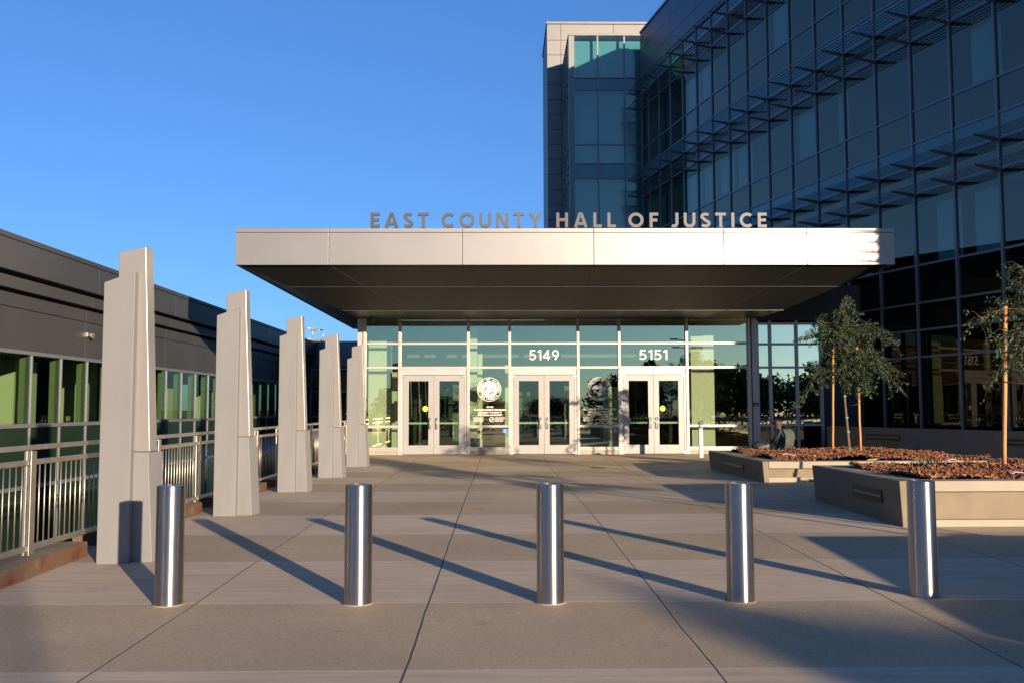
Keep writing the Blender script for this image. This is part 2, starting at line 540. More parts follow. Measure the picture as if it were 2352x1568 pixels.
# kerbs, broken behind each pylon
PY = [9.3, 13.02, 16.74, 20.46, 24.18]
segs = [(3.0, 9.82)] + [(PY[i] + 1.15, PY[i + 1] + .52) for i in range(4)] + [(25.4, 28.8)]
for a, b in segs:
    m = MB(); n = 6
    for k in range(n):
        y0 = a + (b - a) * k / n; y1 = a + (b - a) * (k + 1) / n
        m.hexa([(XK - .46, y0, gz(0, y0) - .3), (XK, y0, gz(0, y0) - .3), (XK, y1, gz(0, y1) - .3), (XK - .46, y1, gz(0, y1) - .3)],
               [(XK - .46, y0, gz(0, y0) + .14), (XK - .02, y0, gz(0, y0) + .14), (XK - .02, y1, gz(0, y1) + .14), (XK - .46, y1, gz(0, y1) + .14)])
    bm_o = m.build('kerb', [M_rust, M_conc])
    for pl in bm_o.data.polygons:
        if pl.normal.z > .7: pl.material_index = 1
    kind(bm_o, 'structure')

# ------------------------------------------------------------------ railing
RX = -4.5
t = thing('railing', 'brushed steel balustrade with thin vertical bars running behind the pale pylons', 'railing', (RX, 3, 0))
ya, yb = 3.4, 28.6
MB().box(RX - .028, RX + .028, ya, yb, 1.215, 1.262).build('top_rail', M_rail, t, .004)
MB().box(RX - .022, RX + .022, ya, yb, 1.072, 1.122).build('middle_rail', M_rail, t, .004)
MB().box(RX - .025, RX + .025, ya, yb, .262, .312).build('bottom_rail', M_rail, t, .004)
posts = [9.0 + 1.65 * k for k in range(-3, 12)]
for y in posts:
    MB().box(RX - .03, RX - .002, y - .05, y - .036, gz(0, y) + .10, 1.213).box(RX - .03, RX - .002, y + .036, y + .05, gz(0, y) + .10, 1.213).box(RX + .029, RX + .041, y - .05, y + .05, gz(0, y) + .10, 1.205).build('post', M_rail, t, .003)
bys = [y for y in np.arange(5.2, 28.5, .111) if min(abs(y - p) for p in posts) > .06]
far = MB()
for i, y in enumerate(bys):
    mbx = far if i >= 100 else MB()
    mbx.tube([(RX, y, .313), (RX, y, 1.071)], .0075, 8)
    if i < 100: mbx.build('baluster', M_rail, t)
kind(far.build('balusters', M_rail, t), 'stuff')

# ------------------------------------------------------------------ pylons
def pylon(y, lab):
    z0 = gz(-3.8, y) - .01; x0 = -3.97
    t = thing('light_pylon', lab, 'pylon', (x0, y, z0), 'pale light pylons along the railing')
    P = lambda x, yy, z: (x0 + x, y + yy, z0 + z)
    MB().hexa([P(0, 0, 0), P(.308, 0, 0), P(.308, .085, 0), P(0, .085, 0)], [P(.0, 0, 2.79), P(.308, 0, 2.90), P(.308, .085, 2.90), P(.0, .085, 2.79)]).build('front_slab', M_white, t, .004)
    MB().hexa([P(.10, .10, 1.10), P(.462, .10, 1.10), P(.462, .30, 1.10), P(.10, .30, 1.10)], [P(.10, .10, 3.11), P(.372, .10, 3.17), P(.372, .30, 3.17), P(.10, .30, 3.11)]).build('lamp_box', M_acryl, t, .008)
    MB().hexa([P(.06, .092, 0), P(.51, .092, 0), P(.56, .34, 0), P(.06, .34, 0)], [P(.06, .092, 1.096), P(.448, .092, 1.096), P(.50, .34, 1.096), P(.06, .34, 1.096)]).build('base', M_white, t, .005)
    return t
for y, l in zip(PY, ('tall pale pylon nearest the viewer, with a bollard shadow on its foot',
                     'tall pale pylon second from the viewer along the railing',
                     'middle pylon of the row of five along the railing',
                     'pale pylon second from the glass entrance, second smallest of the row',
                     'pale pylon right beside the glass entrance, smallest looking of the row')):
    pylon(y, l)

# ------------------------------------------------------------------ bollards
bx = [at(387.5, 1376, 7.4), at(822, 1381, 7.4), at(1264.5, 1381, 7.4), at(1701.5, 1375, 7.42), at(2123, 1362, 7.55)]
blab = ['brushed steel bollard in front of the nearest pylon', 'brushed steel bollard second from the left, between pylon and middle bollard', 'middle bollard of five, in front of the centre entrance doors',
        'brushed steel bollard second from the right, left of the concrete planter', 'brushed steel bollard standing in front of the near concrete planter']
b0 = None
for p, l in zip(bx, blab):
    y = p.y + .11
    loc = (p.x * y / p.y, y, gz(p.x, y))
    if b0 is None:
        b0 = thing('bollard', l, 'bollard', (0, 0, 0), 'steel bollards across the plaza')
        MB().lathe([(.109, -.03), (.109, .925), (.1085, .929), (.106, .9315), (.103, .932)], 64).build('tube', M_steel, b0)
        m = MB(); m.lathe([(.104, .930), (.100, .927), (.05, .926)], 48)
        m.poly([(.05 * math.cos(2 * math.pi * j / 48), .05 * math.sin(2 * math.pi * j / 48), .926) for j in range(48)])
        m.build('cap', M_steeltop, b0)
        m = MB(); m.lathe([(.128, -.02), (.126, .003), (.110, .005)], 48); m.build('grout_collar', M_rim, b0)
        o = b0
    else:
        o = copy_tree(b0); o['label'] = l
    o.location = loc
    o.rotation_euler.z = random.uniform(-1, 1)

# ------------------------------------------------------------------ planters
def slot_light(parent, x, y0, y1, z0, z1, side=-1):
    """recessed light in the end wall that faces -X"""
    m = MB(); d = .004
    m.box(x - .006, x + .01, y0, y1, z0, z1, 0)
    o = m.build('recessed_light', M_slot, parent)
    MB().box(x - .012, x - .0065, y0 + .05, y1 - .05, (z0 + z1) / 2 - .012, (z0 + z1) / 2 + .02).build('lens', M_lens, o)

def planter(lab, x0, x1, y0, y1, zr, grp='concrete planters on the plaza', slot=None):
    zb = min(gz(x0, y0), gz(x1, y0), gz(x0, y1)) - .15
    t = thing('planter', lab, 'planter', (x0, y0, gz(x0, y0)), grp)
    rt = .135; g = gz(x0 + 1, y0)
    # end wall: solid, leaning outwards to the top
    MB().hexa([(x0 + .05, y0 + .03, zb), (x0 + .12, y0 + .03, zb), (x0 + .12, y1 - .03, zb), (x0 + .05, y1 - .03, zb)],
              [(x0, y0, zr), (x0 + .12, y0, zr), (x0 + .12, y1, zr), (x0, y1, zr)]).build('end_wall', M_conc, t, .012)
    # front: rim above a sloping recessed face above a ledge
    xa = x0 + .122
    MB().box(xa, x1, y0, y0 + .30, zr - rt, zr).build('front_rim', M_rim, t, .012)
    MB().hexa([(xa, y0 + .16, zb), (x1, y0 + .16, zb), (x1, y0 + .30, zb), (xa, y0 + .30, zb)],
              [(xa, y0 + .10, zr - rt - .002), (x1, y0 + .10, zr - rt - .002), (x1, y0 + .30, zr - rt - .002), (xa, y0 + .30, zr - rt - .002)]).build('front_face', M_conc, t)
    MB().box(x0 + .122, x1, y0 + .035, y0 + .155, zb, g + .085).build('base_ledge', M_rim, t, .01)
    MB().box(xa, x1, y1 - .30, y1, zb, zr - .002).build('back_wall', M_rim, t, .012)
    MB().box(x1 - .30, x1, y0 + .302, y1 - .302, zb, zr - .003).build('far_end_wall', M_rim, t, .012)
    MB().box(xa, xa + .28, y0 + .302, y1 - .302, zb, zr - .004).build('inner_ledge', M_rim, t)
    if slot: slot_light(t, x0 + .005, *slot)
    return t

def mulch(x0, x1, y0, y1, z, n, seed, dens=1):
    rng = np.random.default_rng(seed)
    m = MB(); nx, ny = 26, 14
    hh = lambda x, y: z + .05 * math.sin(x * 2.1 + seed) * math.sin(y * 2.7) + .02 * math.sin(x * 7 + y * 5) + .07 * math.exp(-((x - (x0 + x1) / 2) ** 2) / 6)
    for j in range(ny):
        for i in range(nx):
            q = []
            for a, b in ((0, 0), (1, 0), (1, 1), (0, 1)):
                x = x0 + (x1 - x0) * (i + a) / nx; y = y0 + (y1 - y0) * (j + b) / ny
                q.append((x, y, hh(x, y) - .01))
            m.poly(q, 1)
    for k in range(n):
        x = x0 + .02 + (x1 - x0 - .04) * rng.random(); y = y0 + .02 + (y1 - y0 - .04) * rng.random() ** 1.3
        l = .014 + .055 * rng.random() ** 2.4; wd = .006 + .012 * rng.random(); th = .005
        e = Euler((rng.normal(0, .35), rng.normal(0, .45), rng.random() * 6.28)).to_matrix()
        c = Vector((x, y, hh(x, y) + .012 * rng.random()))
        a = e @ Vector((l, 0, 0)); b = e @ Vector((0, wd, 0)); u = e @ Vector((0, 0, th))
        m.hexa([c - a - b - u, c + a - b - u, c + a + b - u, c - a + b - u], [c - a * .8 - b * .7 + u, c + a * .9 - b + u, c + a * .8 + b * .8 + u, c - a + b + u])
    o = m.build('bark_mulch', [M_chip, M_soil], None, recalc=False)
    kind(o, 'stuff')
    return hh

Z2 = .685
pA = at(2088, 1105, 11.6)
planter('near concrete planter behind the right bollard with a slot light in its shaded end', 4.98, 10.2, 11.6, 14.85, Z2, slot=(12.15, 13.15, .36, .52))
h2 = mulch(5.42, 9.9, 11.92, 14.53, Z2 - .02, 9500, 3)
tag(bpy.context.scene.objects['bark_mulch'], 'reddish bark mulch filling the near planter behind the right bollard', 'mulch')
Z1 = .575
planter('long rear concrete planter near the glass entrance with three stakes in it', 5.02, 9.95, 17.8, 22.4, Z1, slot=(19.2, 20.9, .31, .45))
h1 = mulch(5.45, 9.6, 18.12, 22.08, Z1 - .02, 9500, 9)
tag(bpy.context.scene.objects['bark_mulch.001'], 'reddish bark mulch filling the rear planter around three stakes', 'mulch')
# third planter, just right of the frame: its shadow lies across the plaza
planter('concrete planter just beyond the right edge, shading the paving', 5.33, 11.0, 2.9, 7.65, .66)
h3 = mulch(5.75, 10.6, 3.25, 7.3, .64, 900, 5)
tag(bpy.context.scene.objects['bark_mulch.002'], 'bark mulch filling the planter beyond the right edge', 'mulch')

# scraps on the mulch
for (px, py, Y, lab) in ((1812, 1049.5, 18.7, 'pale pink scrap lying on the rear planter mulch'), (2195, 1079, 13.6, 'pale lilac label lying on the near planter mulch'), (2345, 1100, 12.2, 'pale lilac label at the right edge of the near planter mulch')):
    p = at(px, py, Y); h = (h1 if Y > 16 else h2)(p.x, Y)
    m = MB(); n = 7
    for i in range(n):
        a, b = i / n, (i + 1) / n
        z = lambda s: h + .035 + .02 * math.sin(s * 5)
        m.hexa([(p.x - .14 + .28 * a, Y - .04, z(a)), (p.x - .14 + .28 * b, Y - .04, z(b)), (p.x - .14 + .28 * b, Y + .05, z(b) + .01), (p.x - .14 + .28 * a, Y + .05, z(a) + .01)],
               [(p.x - .14 + .28 * a, Y - .04, z(a) + .004), (p.x - .14 + .28 * b, Y - .04, z(b) + .004), (p.x - .14 + .28 * b, Y + .05, z(b) + .014), (p.x - .14 + .28 * a, Y + .05, z(a) + .014)])
    tag(m.build('plastic_scrap', M_pink), lab, 'scrap')

# ------------------------------------------------------------------ staked trees
def leaves(pts, dirs, rng, ln, wd):
    """two-triangle folded leaves"""
    n = len(pts); V = np.zeros((n, 4, 3)); dirs = dirs / np.linalg.norm(dirs, axis=1, keepdims=True)
    side = np.cross(dirs, rng.normal(size=(n, 3))); side /= np.linalg.norm(side, axis=1, keepdims=True)
    nrm = np.cross(dirs, side)
    L_ = (ln * (.6 + .7 * rng.random(n)))[:, None]; W_ = (wd * (.7 + .6 * rng.random(n)))[:, None]
    V[:, 0] = pts; V[:, 2] = pts + dirs * L_
    V[:, 1] = pts + dirs * L_ * .45 + side * W_ + nrm * W_ * .3; V[:, 3] = pts + dirs * L_ * .45 - side * W_ + nrm * W_ * .3
    F = np.arange(n * 4).reshape(n, 4)
    return V.reshape(-1, 3), F

def mesh_np(name, V, F, mat):
    me = bpy.data.meshes.new(name); me.from_pydata(V.tolist(), [], F.tolist()); me.materials.append(mat); me.update()
    o = bpy.data.objects.new(name, me); COL.objects.link(o); return o

def staked_tree(lab, loc, seed, H, limbs, leafn=25, tape=True):
    """limbs: (start height, end offset x, y, end height, droop)"""
    rng = np.random.default_rng(seed)
    t = thing('young_tree', lab, 'tree', loc, 'young staked trees')
    lo = Vector(loc)
    tr = MB(); pts = []
    for k in range(9):
        s = k / 8
        pts.append((lo.x + .05 * math.sin(s * 4 + seed), lo.y + .04 * math.sin(s * 5), lo.z - .05 + (H * .93) * s))
    tr.tube(pts, [.036 - .028 * k / 8 for k in range(9)], 8)
    LP, LD = [], []
    def spray(pl, r0, dense):
        tr.tube(pl, [r0 * (1 - .8 * i / (len(pl) - 1)) for i in range(len(pl))], 5)
    for (zs, ex, ey, ze, dr) in limbs:
        a = Vector((lo.x, lo.y, lo.z + zs)); e = Vector((lo.x + ex, lo.y + ey, lo.z + ze))
        pl = []
        for i in range(9):
            s = i / 8
            p = a.lerp(e, s); p.z += dr * math.sin(math.pi * s) ; p += Vector(rng.normal(0, .015, 3))
            pl.append(p)
        spray(pl, .013, 1)
        for i in range(2, 9):
            for q in range(5):
                b = pl[i].lerp(pl[i - 1], rng.random())
                d = Vector((rng.normal(0, 1) + ex * .5, rng.normal(0, 1) + ey * .5, rng.normal(-.25, .5))).normalized()
                Ltw = .18 + .26 * rng.random()
                tw = [b, b + d * Ltw * .5 + Vector((0, 0, .01)), b + d * Ltw + Vector((0, 0, -.09 * Ltw / .3))]
                tr.tube(tw, [.0025, .002, .001], 4)
                for c in range(leafn):
                    s = rng.random()
                    p = tw[0].lerp(tw[2], s) + Vector(rng.normal(0, .012, 3))
                    LP.append(p); LD.append(d * .7 + Vector(rng.normal(0, .55, 3)) + Vector((0, 0, -.45)))
    tr.build('trunk', M_bark, t)
    if tape:
        for zt in (.02, .40, .72, 1.20, 1.48):
            MB().tube([(lo.x + .05 * math.sin(zt / (H * .93) * 4 + seed), lo.y + .04 * math.sin(zt / (H * .93) * 5), lo.z + zt), (lo.x + .05 * math.sin(zt / (H * .93) * 4 + seed), lo.y + .04 * math.sin(zt / (H * .93) * 5), lo.z + zt + .035)], .040, 10).build('tape_band', M_tie, t)
    V, F = leaves(np.array(LP), np.array(LD), rng, .064, .012)
    o = mesh_np('crown', V - np.array(loc), F, M_leaf); o.parent = t
    return t

rl = random.Random(4)
def rlimbs(n, z0, z1, rad, H, seed):
    r = random.Random(seed); out = []
    for k in range(n):
        s = k / (n - 1); zs = z0 + (z1 - z0) * s; a = k * 2.4 + r.uniform(-.4, .4)
        q = rad * (1 - .55 * s) * r.uniform(.7, 1.1)
        out.append((zs, q * math.cos(a), q * math.sin(a) * .8, min(H, zs + r.uniform(-.35, .55) + .2), .22))
    return out
p = at(1947, 1044, 20.9); zt = h1(p.x, 20.9)
limbs1 = [(2.55, .06, .0, 3.46, .05), (2.5, -.10, .1, 3.2, .1), (2.2, .12, -.1, 3.05, .1),
          (2.1, -.62, .1, 2.95, .25), (1.9, -.85, -.2, 2.55, .30), (2.2, .75, .2, 2.72, .30), (2.0, 1.02, -.1, 2.45, .35), (1.9, .45, .4, 2.85, .2), (1.85, -.40, -.4, 2.70, .2),
          (1.6, .98, .1, 1.75, .55), (1.55, 1.12, -.2, 1.35, .65), (1.5, .80, -.3, 1.62, .45), (1.5, .55, .3, 1.95, .35), (1.4, -1.02, .0, .98, .62), (1.5, -.55, .25, 1.9, .35),
          (1.5, -.30, -.2, 1.75, .25), (1.4, .30, -.35, 1.45, .25), (1.4, .5, .2, 1.35, .3), (1.9, .0, .3, 2.4, .15), (1.8, .15, -.3, 2.2, .2), (1.9, -.2, .1, 2.3, .2)]
staked_tree('young weeping tree tied between two orange stakes in the rear planter', (p.x, 20.9, zt), 2, 3.42, limbs1)
p2 = at(2450, 1085, 13.45)
limbs2 = [(2.2, .05, 0, 3.15, .1), (2.1, -.62, 0, 3.02, .15), (2.1, -.70, .1, 2.80, .2), (2.0, -.75, .2, 2.5, .2), (1.9, -1.22, 0, 2.12, .35), (1.7, -1.05, -.2, 1.85, .30), (1.6, -.80, -.1, 1.62, .3), (1.5, -.90, .1, 1.38, .3),
          (1.9, .6, 0, 2.4, .3), (1.7, .8, .2, 1.9, .3), (1.5, .6, -.2, 1.5, .3), (1.7, -.5, .4, 2.1, .2), (1.5, .2, -.5, 1.7, .25), (2.1, .3, .2, 2.8, .15)]
staked_tree('young tree in the near planter, crown reaching in at the right edge', (p2.x, 13.45, h2(p2.x, 13.45)), 5, 3.15, limbs2, 12)
t3 = staked_tree('young staked tree in the planter beyond the right edge, shadow streaking the plaza', (8.0, 6.0, .62), 8, 3.6, rlimbs(17, 1.3, 2.9, 1.25, 3.6, 3), 22, False)
def stake(b, tpt, lab, r=.026):
    m = MB(); b = Vector(b); tpt = Vector(tpt)
    pl = [b.lerp(tpt, i / 6) + Vector((random.uniform(-.004, .004), 0, 0)) for i in range(7)]
    m.tube(pl, [r * random.uniform(.94, 1.06) for _ in pl], 10)
    tag(m.build('wooden_stake', M_stake), lab, 'stake', 'wooden tree stakes')
def strap(a, b):
    return MB().tube([Vector(a), Vector(a).lerp(Vector(b), .5) + Vector((0, 0, -.02)), Vector(b)], .009, 6)
q = at(1913, 1044, 20.8); stake((q.x, 20.8, h1(q.x, 20.8) - .1), at(1913.5, 802, 20.8), 'left orange stake of the pair beside the rear planter tree')
q = at(1977, 1043, 20.8); stake((q.x, 20.8, h1(q.x, 20.8) - .1), at(1968, 797, 20.85), 'right leaning orange stake of the pair beside the rear planter tree')
tag(strap(at(1976, 925, 20.79), at(1950, 930, 20.88)).build('tie_strap', M_strap), 'dark rubber tie between right stake and rear planter tree', 'tree tie')
q = at(2307, 1086, 13.5); stake((q.x, 13.5, h2(q.x, 13.5) - .1), at(2308.5, 704, 13.5), 'thick orange stake alone in the near planter at the right edge', .031)
q = at(2590, 1086, 13.5); stake((q.x, 13.5, h2(q.x, 13.5) - .1), at(2588, 720, 13.5), 'orange stake in the near planter hidden beyond the right edge', .031)
for k, y in enumerate((770, 876)):
    tag(strap(at(2308, y, 13.46), at(2452, y + 8, 13.44)).build('tie_strap', M_strap), ('upper' if k == 0 else 'lower') + ' dark rubber tie on the near planter stake', 'tree tie')
for dx in (-.4, .4):
    stake((8 + dx, 6.05, .5), (8 + dx, 6.05, 3.05), 'orange stake in the planter beyond the right edge, ' + ('left' if dx < 0 else 'right') + ' of its tree', .03)

# ------------------------------------------------------------------ entrance building
F = 29.0
def fx(x): return at(x, 900, F).x
def fz(y, x=1280): return at(x, y, F).z
ent = thing('entrance_building', 'glass entrance pavilion with three pairs of doors under a broad pale canopy', 'building', (1.7, F, .17))
g0 = gz(1.7, F)
VX = [fx(v) for v in (837, 918, 1075.6, 1170.8, 1328, 1422.6, 1578, 1721)]
ZT1, ZT2, ZM, ZS = fz(788.8), fz(843.4), fz(977.5), fz(1025)
ZH = 4.42
MW = .085 / 2
# vertical mullions
for i, x in enumerate(VX):
    MB().box(x - MW, x + MW, F - .10, F + .06, g0 - .05, ZH).build('mullion', M_frame, ent, .004)
# columns at both ends
for (xa, xb, lab) in ((fx(820.5), fx(833), 0), (fx(1728), fx(1739.5), 1)):
    m = MB(); m.box(xa, xb, F - .05, F + .35, g0 - .05, 3.54); m.box(xa, xb, F - .05, F + .35, 3.555, ZH + .3)
    m.box(xa + .01, xb - .01, F - .04, F + .34, 3.5, 3.6)
    m.build('column', M_frame, ent, .004)
# panes
for i in range(7):
    xa, xb = VX[i] + MW, VX[i + 1] - MW
    door = i in (1, 3, 5)
    hz = [ZT1, ZT2] if door else [ZT1, ZT2, ZM]
    for z in hz: MB().box(xa, xb, F - .085, F + .05, z - .036, z + .036).build('transom', M_frame, ent, .003)
    m = MB()
    if not door:
        m.box(xa, xb, F - .085, F + .05, g0 + .20, ZS); m.box(xa, xb, F - .11, F + .05, g0 + .13, g0 + .17)
        m.box(xa, xb, F - .06, F + .05, g0 + .171, g0 + .199)
        m.build('sill', M_frame, ent, .003)
    if not door:
        MB().box(xa, xb, F - .075, F + .06, g0 - .05, g0 + .128).build('plinth', M_rim, ent)
    zz = [ZH, ZT1, ZT2] if door else [ZH, ZT1, ZT2, ZM, ZS]
    for k in range(len(zz) - 1):
        zt_ = zz[k] - (.036 if k else 0); zb_ = zz[k + 1] + (.036 if zz[k + 1] != ZS else 0)
        pm = MB(); pm.poly([(xa, F, zb_), (xb, F, zb_), (xb, F, zt_), (xa, F, zt_)])
        win = pm.build('window', G_entry, ent)
        win['tmp'] = f'{i}-{k}'
WIN = {o['tmp']: o for o in ent.children if 'tmp' in o}
for o in WIN.values(): del o['tmp']
# doors
for di, i in enumerate((1, 3, 5)):
    xa, xb = VX[i] + MW, VX[i + 1] - MW; W = xb - xa
    zt_ = ZT2 - .036
    ZD = fz(860.6)
    m = MB()
    m.box(xa, xa + .07, F - .07, F + .05, g0 - .03, zt_); m.box(xb - .07, xb, F - .07, F + .05, g0 - .03, zt_); m.box(xa + .07, xb - .07, F - .07, F + .05, ZD + .012, zt_)
    m.build('door_frame', M_frame, ent, .003)
    xm = (xa + xb) / 2
    for s, (l, r) in enumerate(((xa + .078, xm - .004), (xm + .004, xb - .078))):
        wl = r - l; st = .165 * wl / .9 if 0 else .165
        zb0 = g0 + .015; gb, gt = fz(1020.6), fz(874)
        m = MB(); y0, y1 = F - .055, F - .005
        m.box(l, l + st, y0, y1, zb0, ZD); m.box(r - st, r, y0, y1, zb0, ZD)
        m.box(l + st, r - st, y0, y1, zb0, gb); m.box(l + st, r - st, y0, y1, gt, ZD)
        d = m.build('door', M_door, ent, .003)
        pm = MB(); pm.poly([(l + st, F - .03, gb), (r - st, F - .03, gb), (r - st, F - .03, gt), (l + st, F - .03, gt)])
        pm.build('glass', G_door, d)
        hx = (r - .10) if s == 0 else (l + .10)
        hd = -1 if s == 0 else 1
        z1, z2 = fz(957.9), fz(982.5)
        MB().tube([(hx - hd * .0, y0, z1), (hx, y0 - .09, z1), (hx, y0 - .09, z2), (hx, y0, z2)], .014, 8).build('handle', M_steeltop, d)
        MB().box(l + st, r - st, F + .005, F + .05, 1.12, 1.175).build('push_bar', M_inpale, d)
        if s == 1:
            MB().tube([(l + .05, F - .056, 1.20), (l + .05, F - .080, 1.20)], .026, 14).build('lock', M_steeltop, d)
        hm = MB(); xh = l if s == 0 else r
        for zc in (g0 + .06, ZD - .04): hm.box(xh - .07, xh + .07, F - .085, F - .056, zc - .018, zc + .018)
        hm.build('pivot_hinge', M_steeltop, d)
        if (di, s) in ((0, 0), (2, 1)):
            cx, cz = (at(977, 938, F) if di == 0 else at(1521.5, 937, F)).xz
            m = MB(); m.poly([(cx + .085 * math.cos(a), F - .034, cz + .085 * math.sin(a)) for a in np.linspace(0, 2 * math.pi, 28)[:-1]])
            m.box(cx - .05, cx + .05, F - .038, F - .035, cz - .012, cz + .006, 1)
            m.build('round_sticker', [M_yellow, M_decald], d)
# writing on the glass --------------------------------------------------
def text_mesh(txt, size, bold=.0, align='CENTER', font=None):
    c = bpy.data.curves.new('lettering', 'FONT'); c.body = txt; c.size = size; c.align_x = align; c.offset = bold; c.resolution_u = 2
    c.space_line = 1.0
    o = bpy.data.objects.new('lettering', c); COL.objects.link(o)
    bpy.context.view_layer.update()
    me = bpy.data.meshes.new_from_object(o.evaluated_get(bpy.context.evaluated_depsgraph_get()))
    bpy.data.objects.remove(o); bpy.data.curves.remove(c)
    V = [tuple(v.co) for v in me.vertices]; P_ = [tuple(p.vertices) for p in me.polygons]
    bpy.data.meshes.remove(me)
    return V, P_
def put_text(mb, txt, size, x, z, y, bold=0, align='CENTER', mat=0, rot=0, sx=1.0):
    V, P_ = text_mesh(txt, size, bold, align); i = len(mb.v); ca, sa = math.cos(rot), math.sin(rot)
    for a, b, c in V:
        a *= sx; mb.v.append((x + a * ca - b * sa, y, z + a * sa + b * ca))
    for p in P_: mb.f.append(tuple(i + k for k in p)); mb.m.append(mat); mb.sm.append(0)
def disc(mb, cx, cz, r, y, mat, n=40):
    mb.poly([(cx + r * math.cos(2 * math.pi * k / n), y, cz + r * math.sin(2 * math.pi * k / n)) for k in range(n)], mat)
def ring(mb, cx, cz, r0, r1, y, mat, n=48, a0=0, a1=2 * math.pi):
    for k in range(n):
        a = a0 + (a1 - a0) * k / n; b = a0 + (a1 - a0) * (k + 1) / n
        mb.poly([(cx + r0 * math.cos(a), y, cz + r0 * math.sin(a)), (cx + r1 * math.cos(a), y, cz + r1 * math.sin(a)), (cx + r1 * math.cos(b), y, cz + r1 * math.sin(b)), (cx + r0 * math.cos(b), y, cz + r0 * math.sin(b))], mat)
def ring_text(mb, txt, cx, cz, r, size, y, a_mid, span, top=True, mat=0, bold=.004):
    n = len(txt)
    for k, ch in enumerate(txt):
        if ch == ' ': continue
        f = (k / (n - 1) - .5) * span
        if top:
            a = a_mid - f; put_text(mb, ch, size, cx + r * math.cos(a), cz + r * math.sin(a), y, bold, 'CENTER', mat, a - math.pi / 2)
        else:
            a = a_mid + f; put_text(mb, ch, size, cx + r * math.cos(a), cz + r * math.sin(a), y, bold, 'CENTER', mat, a + math.pi / 2)
YD = F - .006
def county_seal(par, cx, cz):
    m = MB(); r = .375
    ring(m, cx, cz, r * .955, r, YD, 0); disc(m, cx, cz, r * .69, YD, 0)
    ring_text(m, 'COUNTY OF ALAMEDA', cx, cz, r * .755, .082, YD, math.pi / 2, 3.5, True)
    ring_text(m, 'CALIFORNIA', cx, cz, r * .885, .082, YD, -math.pi / 2, 1.75, False)
    for s in (-1, 1): disc(m, cx + s * r * .80, cz - r * .22, .014, YD, 0, 8)
    y = YD - .003
    s_ = r * .69
    for pts in ([(-.75, -.35), (-.55, .25), (-.1, .35), (-.35, -.05)], [(-.6, -.45), (-.2, -.05), (.05, .3), (-.05, .05), (-.45, -.5)], [(-.1, -.45), (.35, -.2), (.65, -.35), (.2, -.6), (-.1, -.62)],
                [(-.3, -.3), (.35, .55), (.42, .72), (.28, .5), (-.4, -.35)], [(.25, -.1), (.5, .25), (.6, .2), (.4, -.2)], [(-.7, .3), (-.3, .55), (.1, .5), (-.3, .45)]):
        m.poly([(cx + a * s_, y, cz + b * s_) for a, b in pts], 1)
    m.build('county_seal', [M_decal, M_decald], par, recalc=False)
def state_seal(par, cx, cz):
    m = MB(); r = .375; y = YD
    ring(m, cx, cz, r * .96, r, y, 0); ring(m, cx, cz, r * .90, r * .925, y, 0); ring(m, cx, cz, r * .70, r * .725, y, 0)
    ring_text(m, 'THE GREAT SEAL OF THE STATE', cx, cz, r * .755, .060, y, math.pi / 2, 4.2, True, 0, .003)
    ring_text(m, 'CALIFORNIA', cx, cz, r * .875, .060, y, -math.pi / 2, 1.25, False, 0, .003)
    s_ = r * .69
    rr = random.Random(3)
    for pts in ([(-.9, .15), (-.6, .42), (-.35, .5), (.0, .42), (.1, .1), (-.4, -.05), (-.85, -.02)], [(.1, .45), (.2, .75), (.32, .5), (.42, .1), (.35, -.35), (-.05, -.3), (.05, .1)], [(.35, .3), (.75, .35), (.85, .0), (.55, -.3), (.42, -.1)],
                [(-.75, -.3), (-.4, -.15), (-.3, -.45), (-.6, -.55)], [(-.25, -.35), (.3, -.45), (.45, -.7), (.0, -.92), (-.3, -.75)], [(.4, -.4), (.7, -.35), (.6, -.65)], [(-.8, -.1), (-.55, -.12), (-.5, -.25), (-.8, -.22)]):
        m.poly([(cx + a * s_, y, cz + b * s_) for a, b in pts], 0)
    for k in range(26):
        a = rr.uniform(-.6, .7); b = rr.uniform(-.7, .4); q = rr.uniform(.03, .09)
        m.poly([(cx + (a + q * math.cos(t_)) * s_, y - .003, cz + (b + q * .6 * math.sin(t_)) * s_) for t_ in (0, 1.3, 2.4, 3.9, 5.1)], 1)
    m.build('state_seal', [M_decal2, M_decald], par, recalc=False)
def notice(par, cx, zs):
    m = MB()
    for (txt, y) in zip(('NOTICE:', 'ALL PERSONS ENTERING THIS BUILDING', 'ARE SUBJECT TO SEARCH OF', 'THEIR PERSON AND PROPERTY'), zs):
        put_text(m, txt, .066, cx, fz(y) - .022, YD, .0035, sx=.84)
    zc = fz(962); 
    ring(m, cx + .055, zc, .062, .080, YD, 0, 24)
    m.poly([(cx + .055 - .055, YD, zc - .040), (cx + .055 - .040, YD, zc - .055), (cx + .055 + .055, YD, zc + .040), (cx + .055 + .040, YD, zc + .055)])
    m.box(cx + .015, cx + .095, YD - .002, YD - .001, zc - .010, zc + .010)
    small = ('No weapons, firearms, knives', 'or other dangerous items are', 'allowed inside this building.', 'Violators may be prosecuted.', 'Penal Code section 171b')
    small2 = ('Smoking is prohibited within', 'twenty feet of the main doors,', 'windows and air intakes of', 'all public buildings here.', 'Government Code 7597')
    for k in range(5):
        put_text(m, small[k], .034, cx - .36, zc + .052 - .030 * k, YD, .0012, sx=.78)
        put_text(m, small2[k], .034, cx + .155, zc + .052 - .030 * k, YD, .0012, 'LEFT', sx=.78)
    m.build('notice_lettering', M_decal, par, recalc=False)
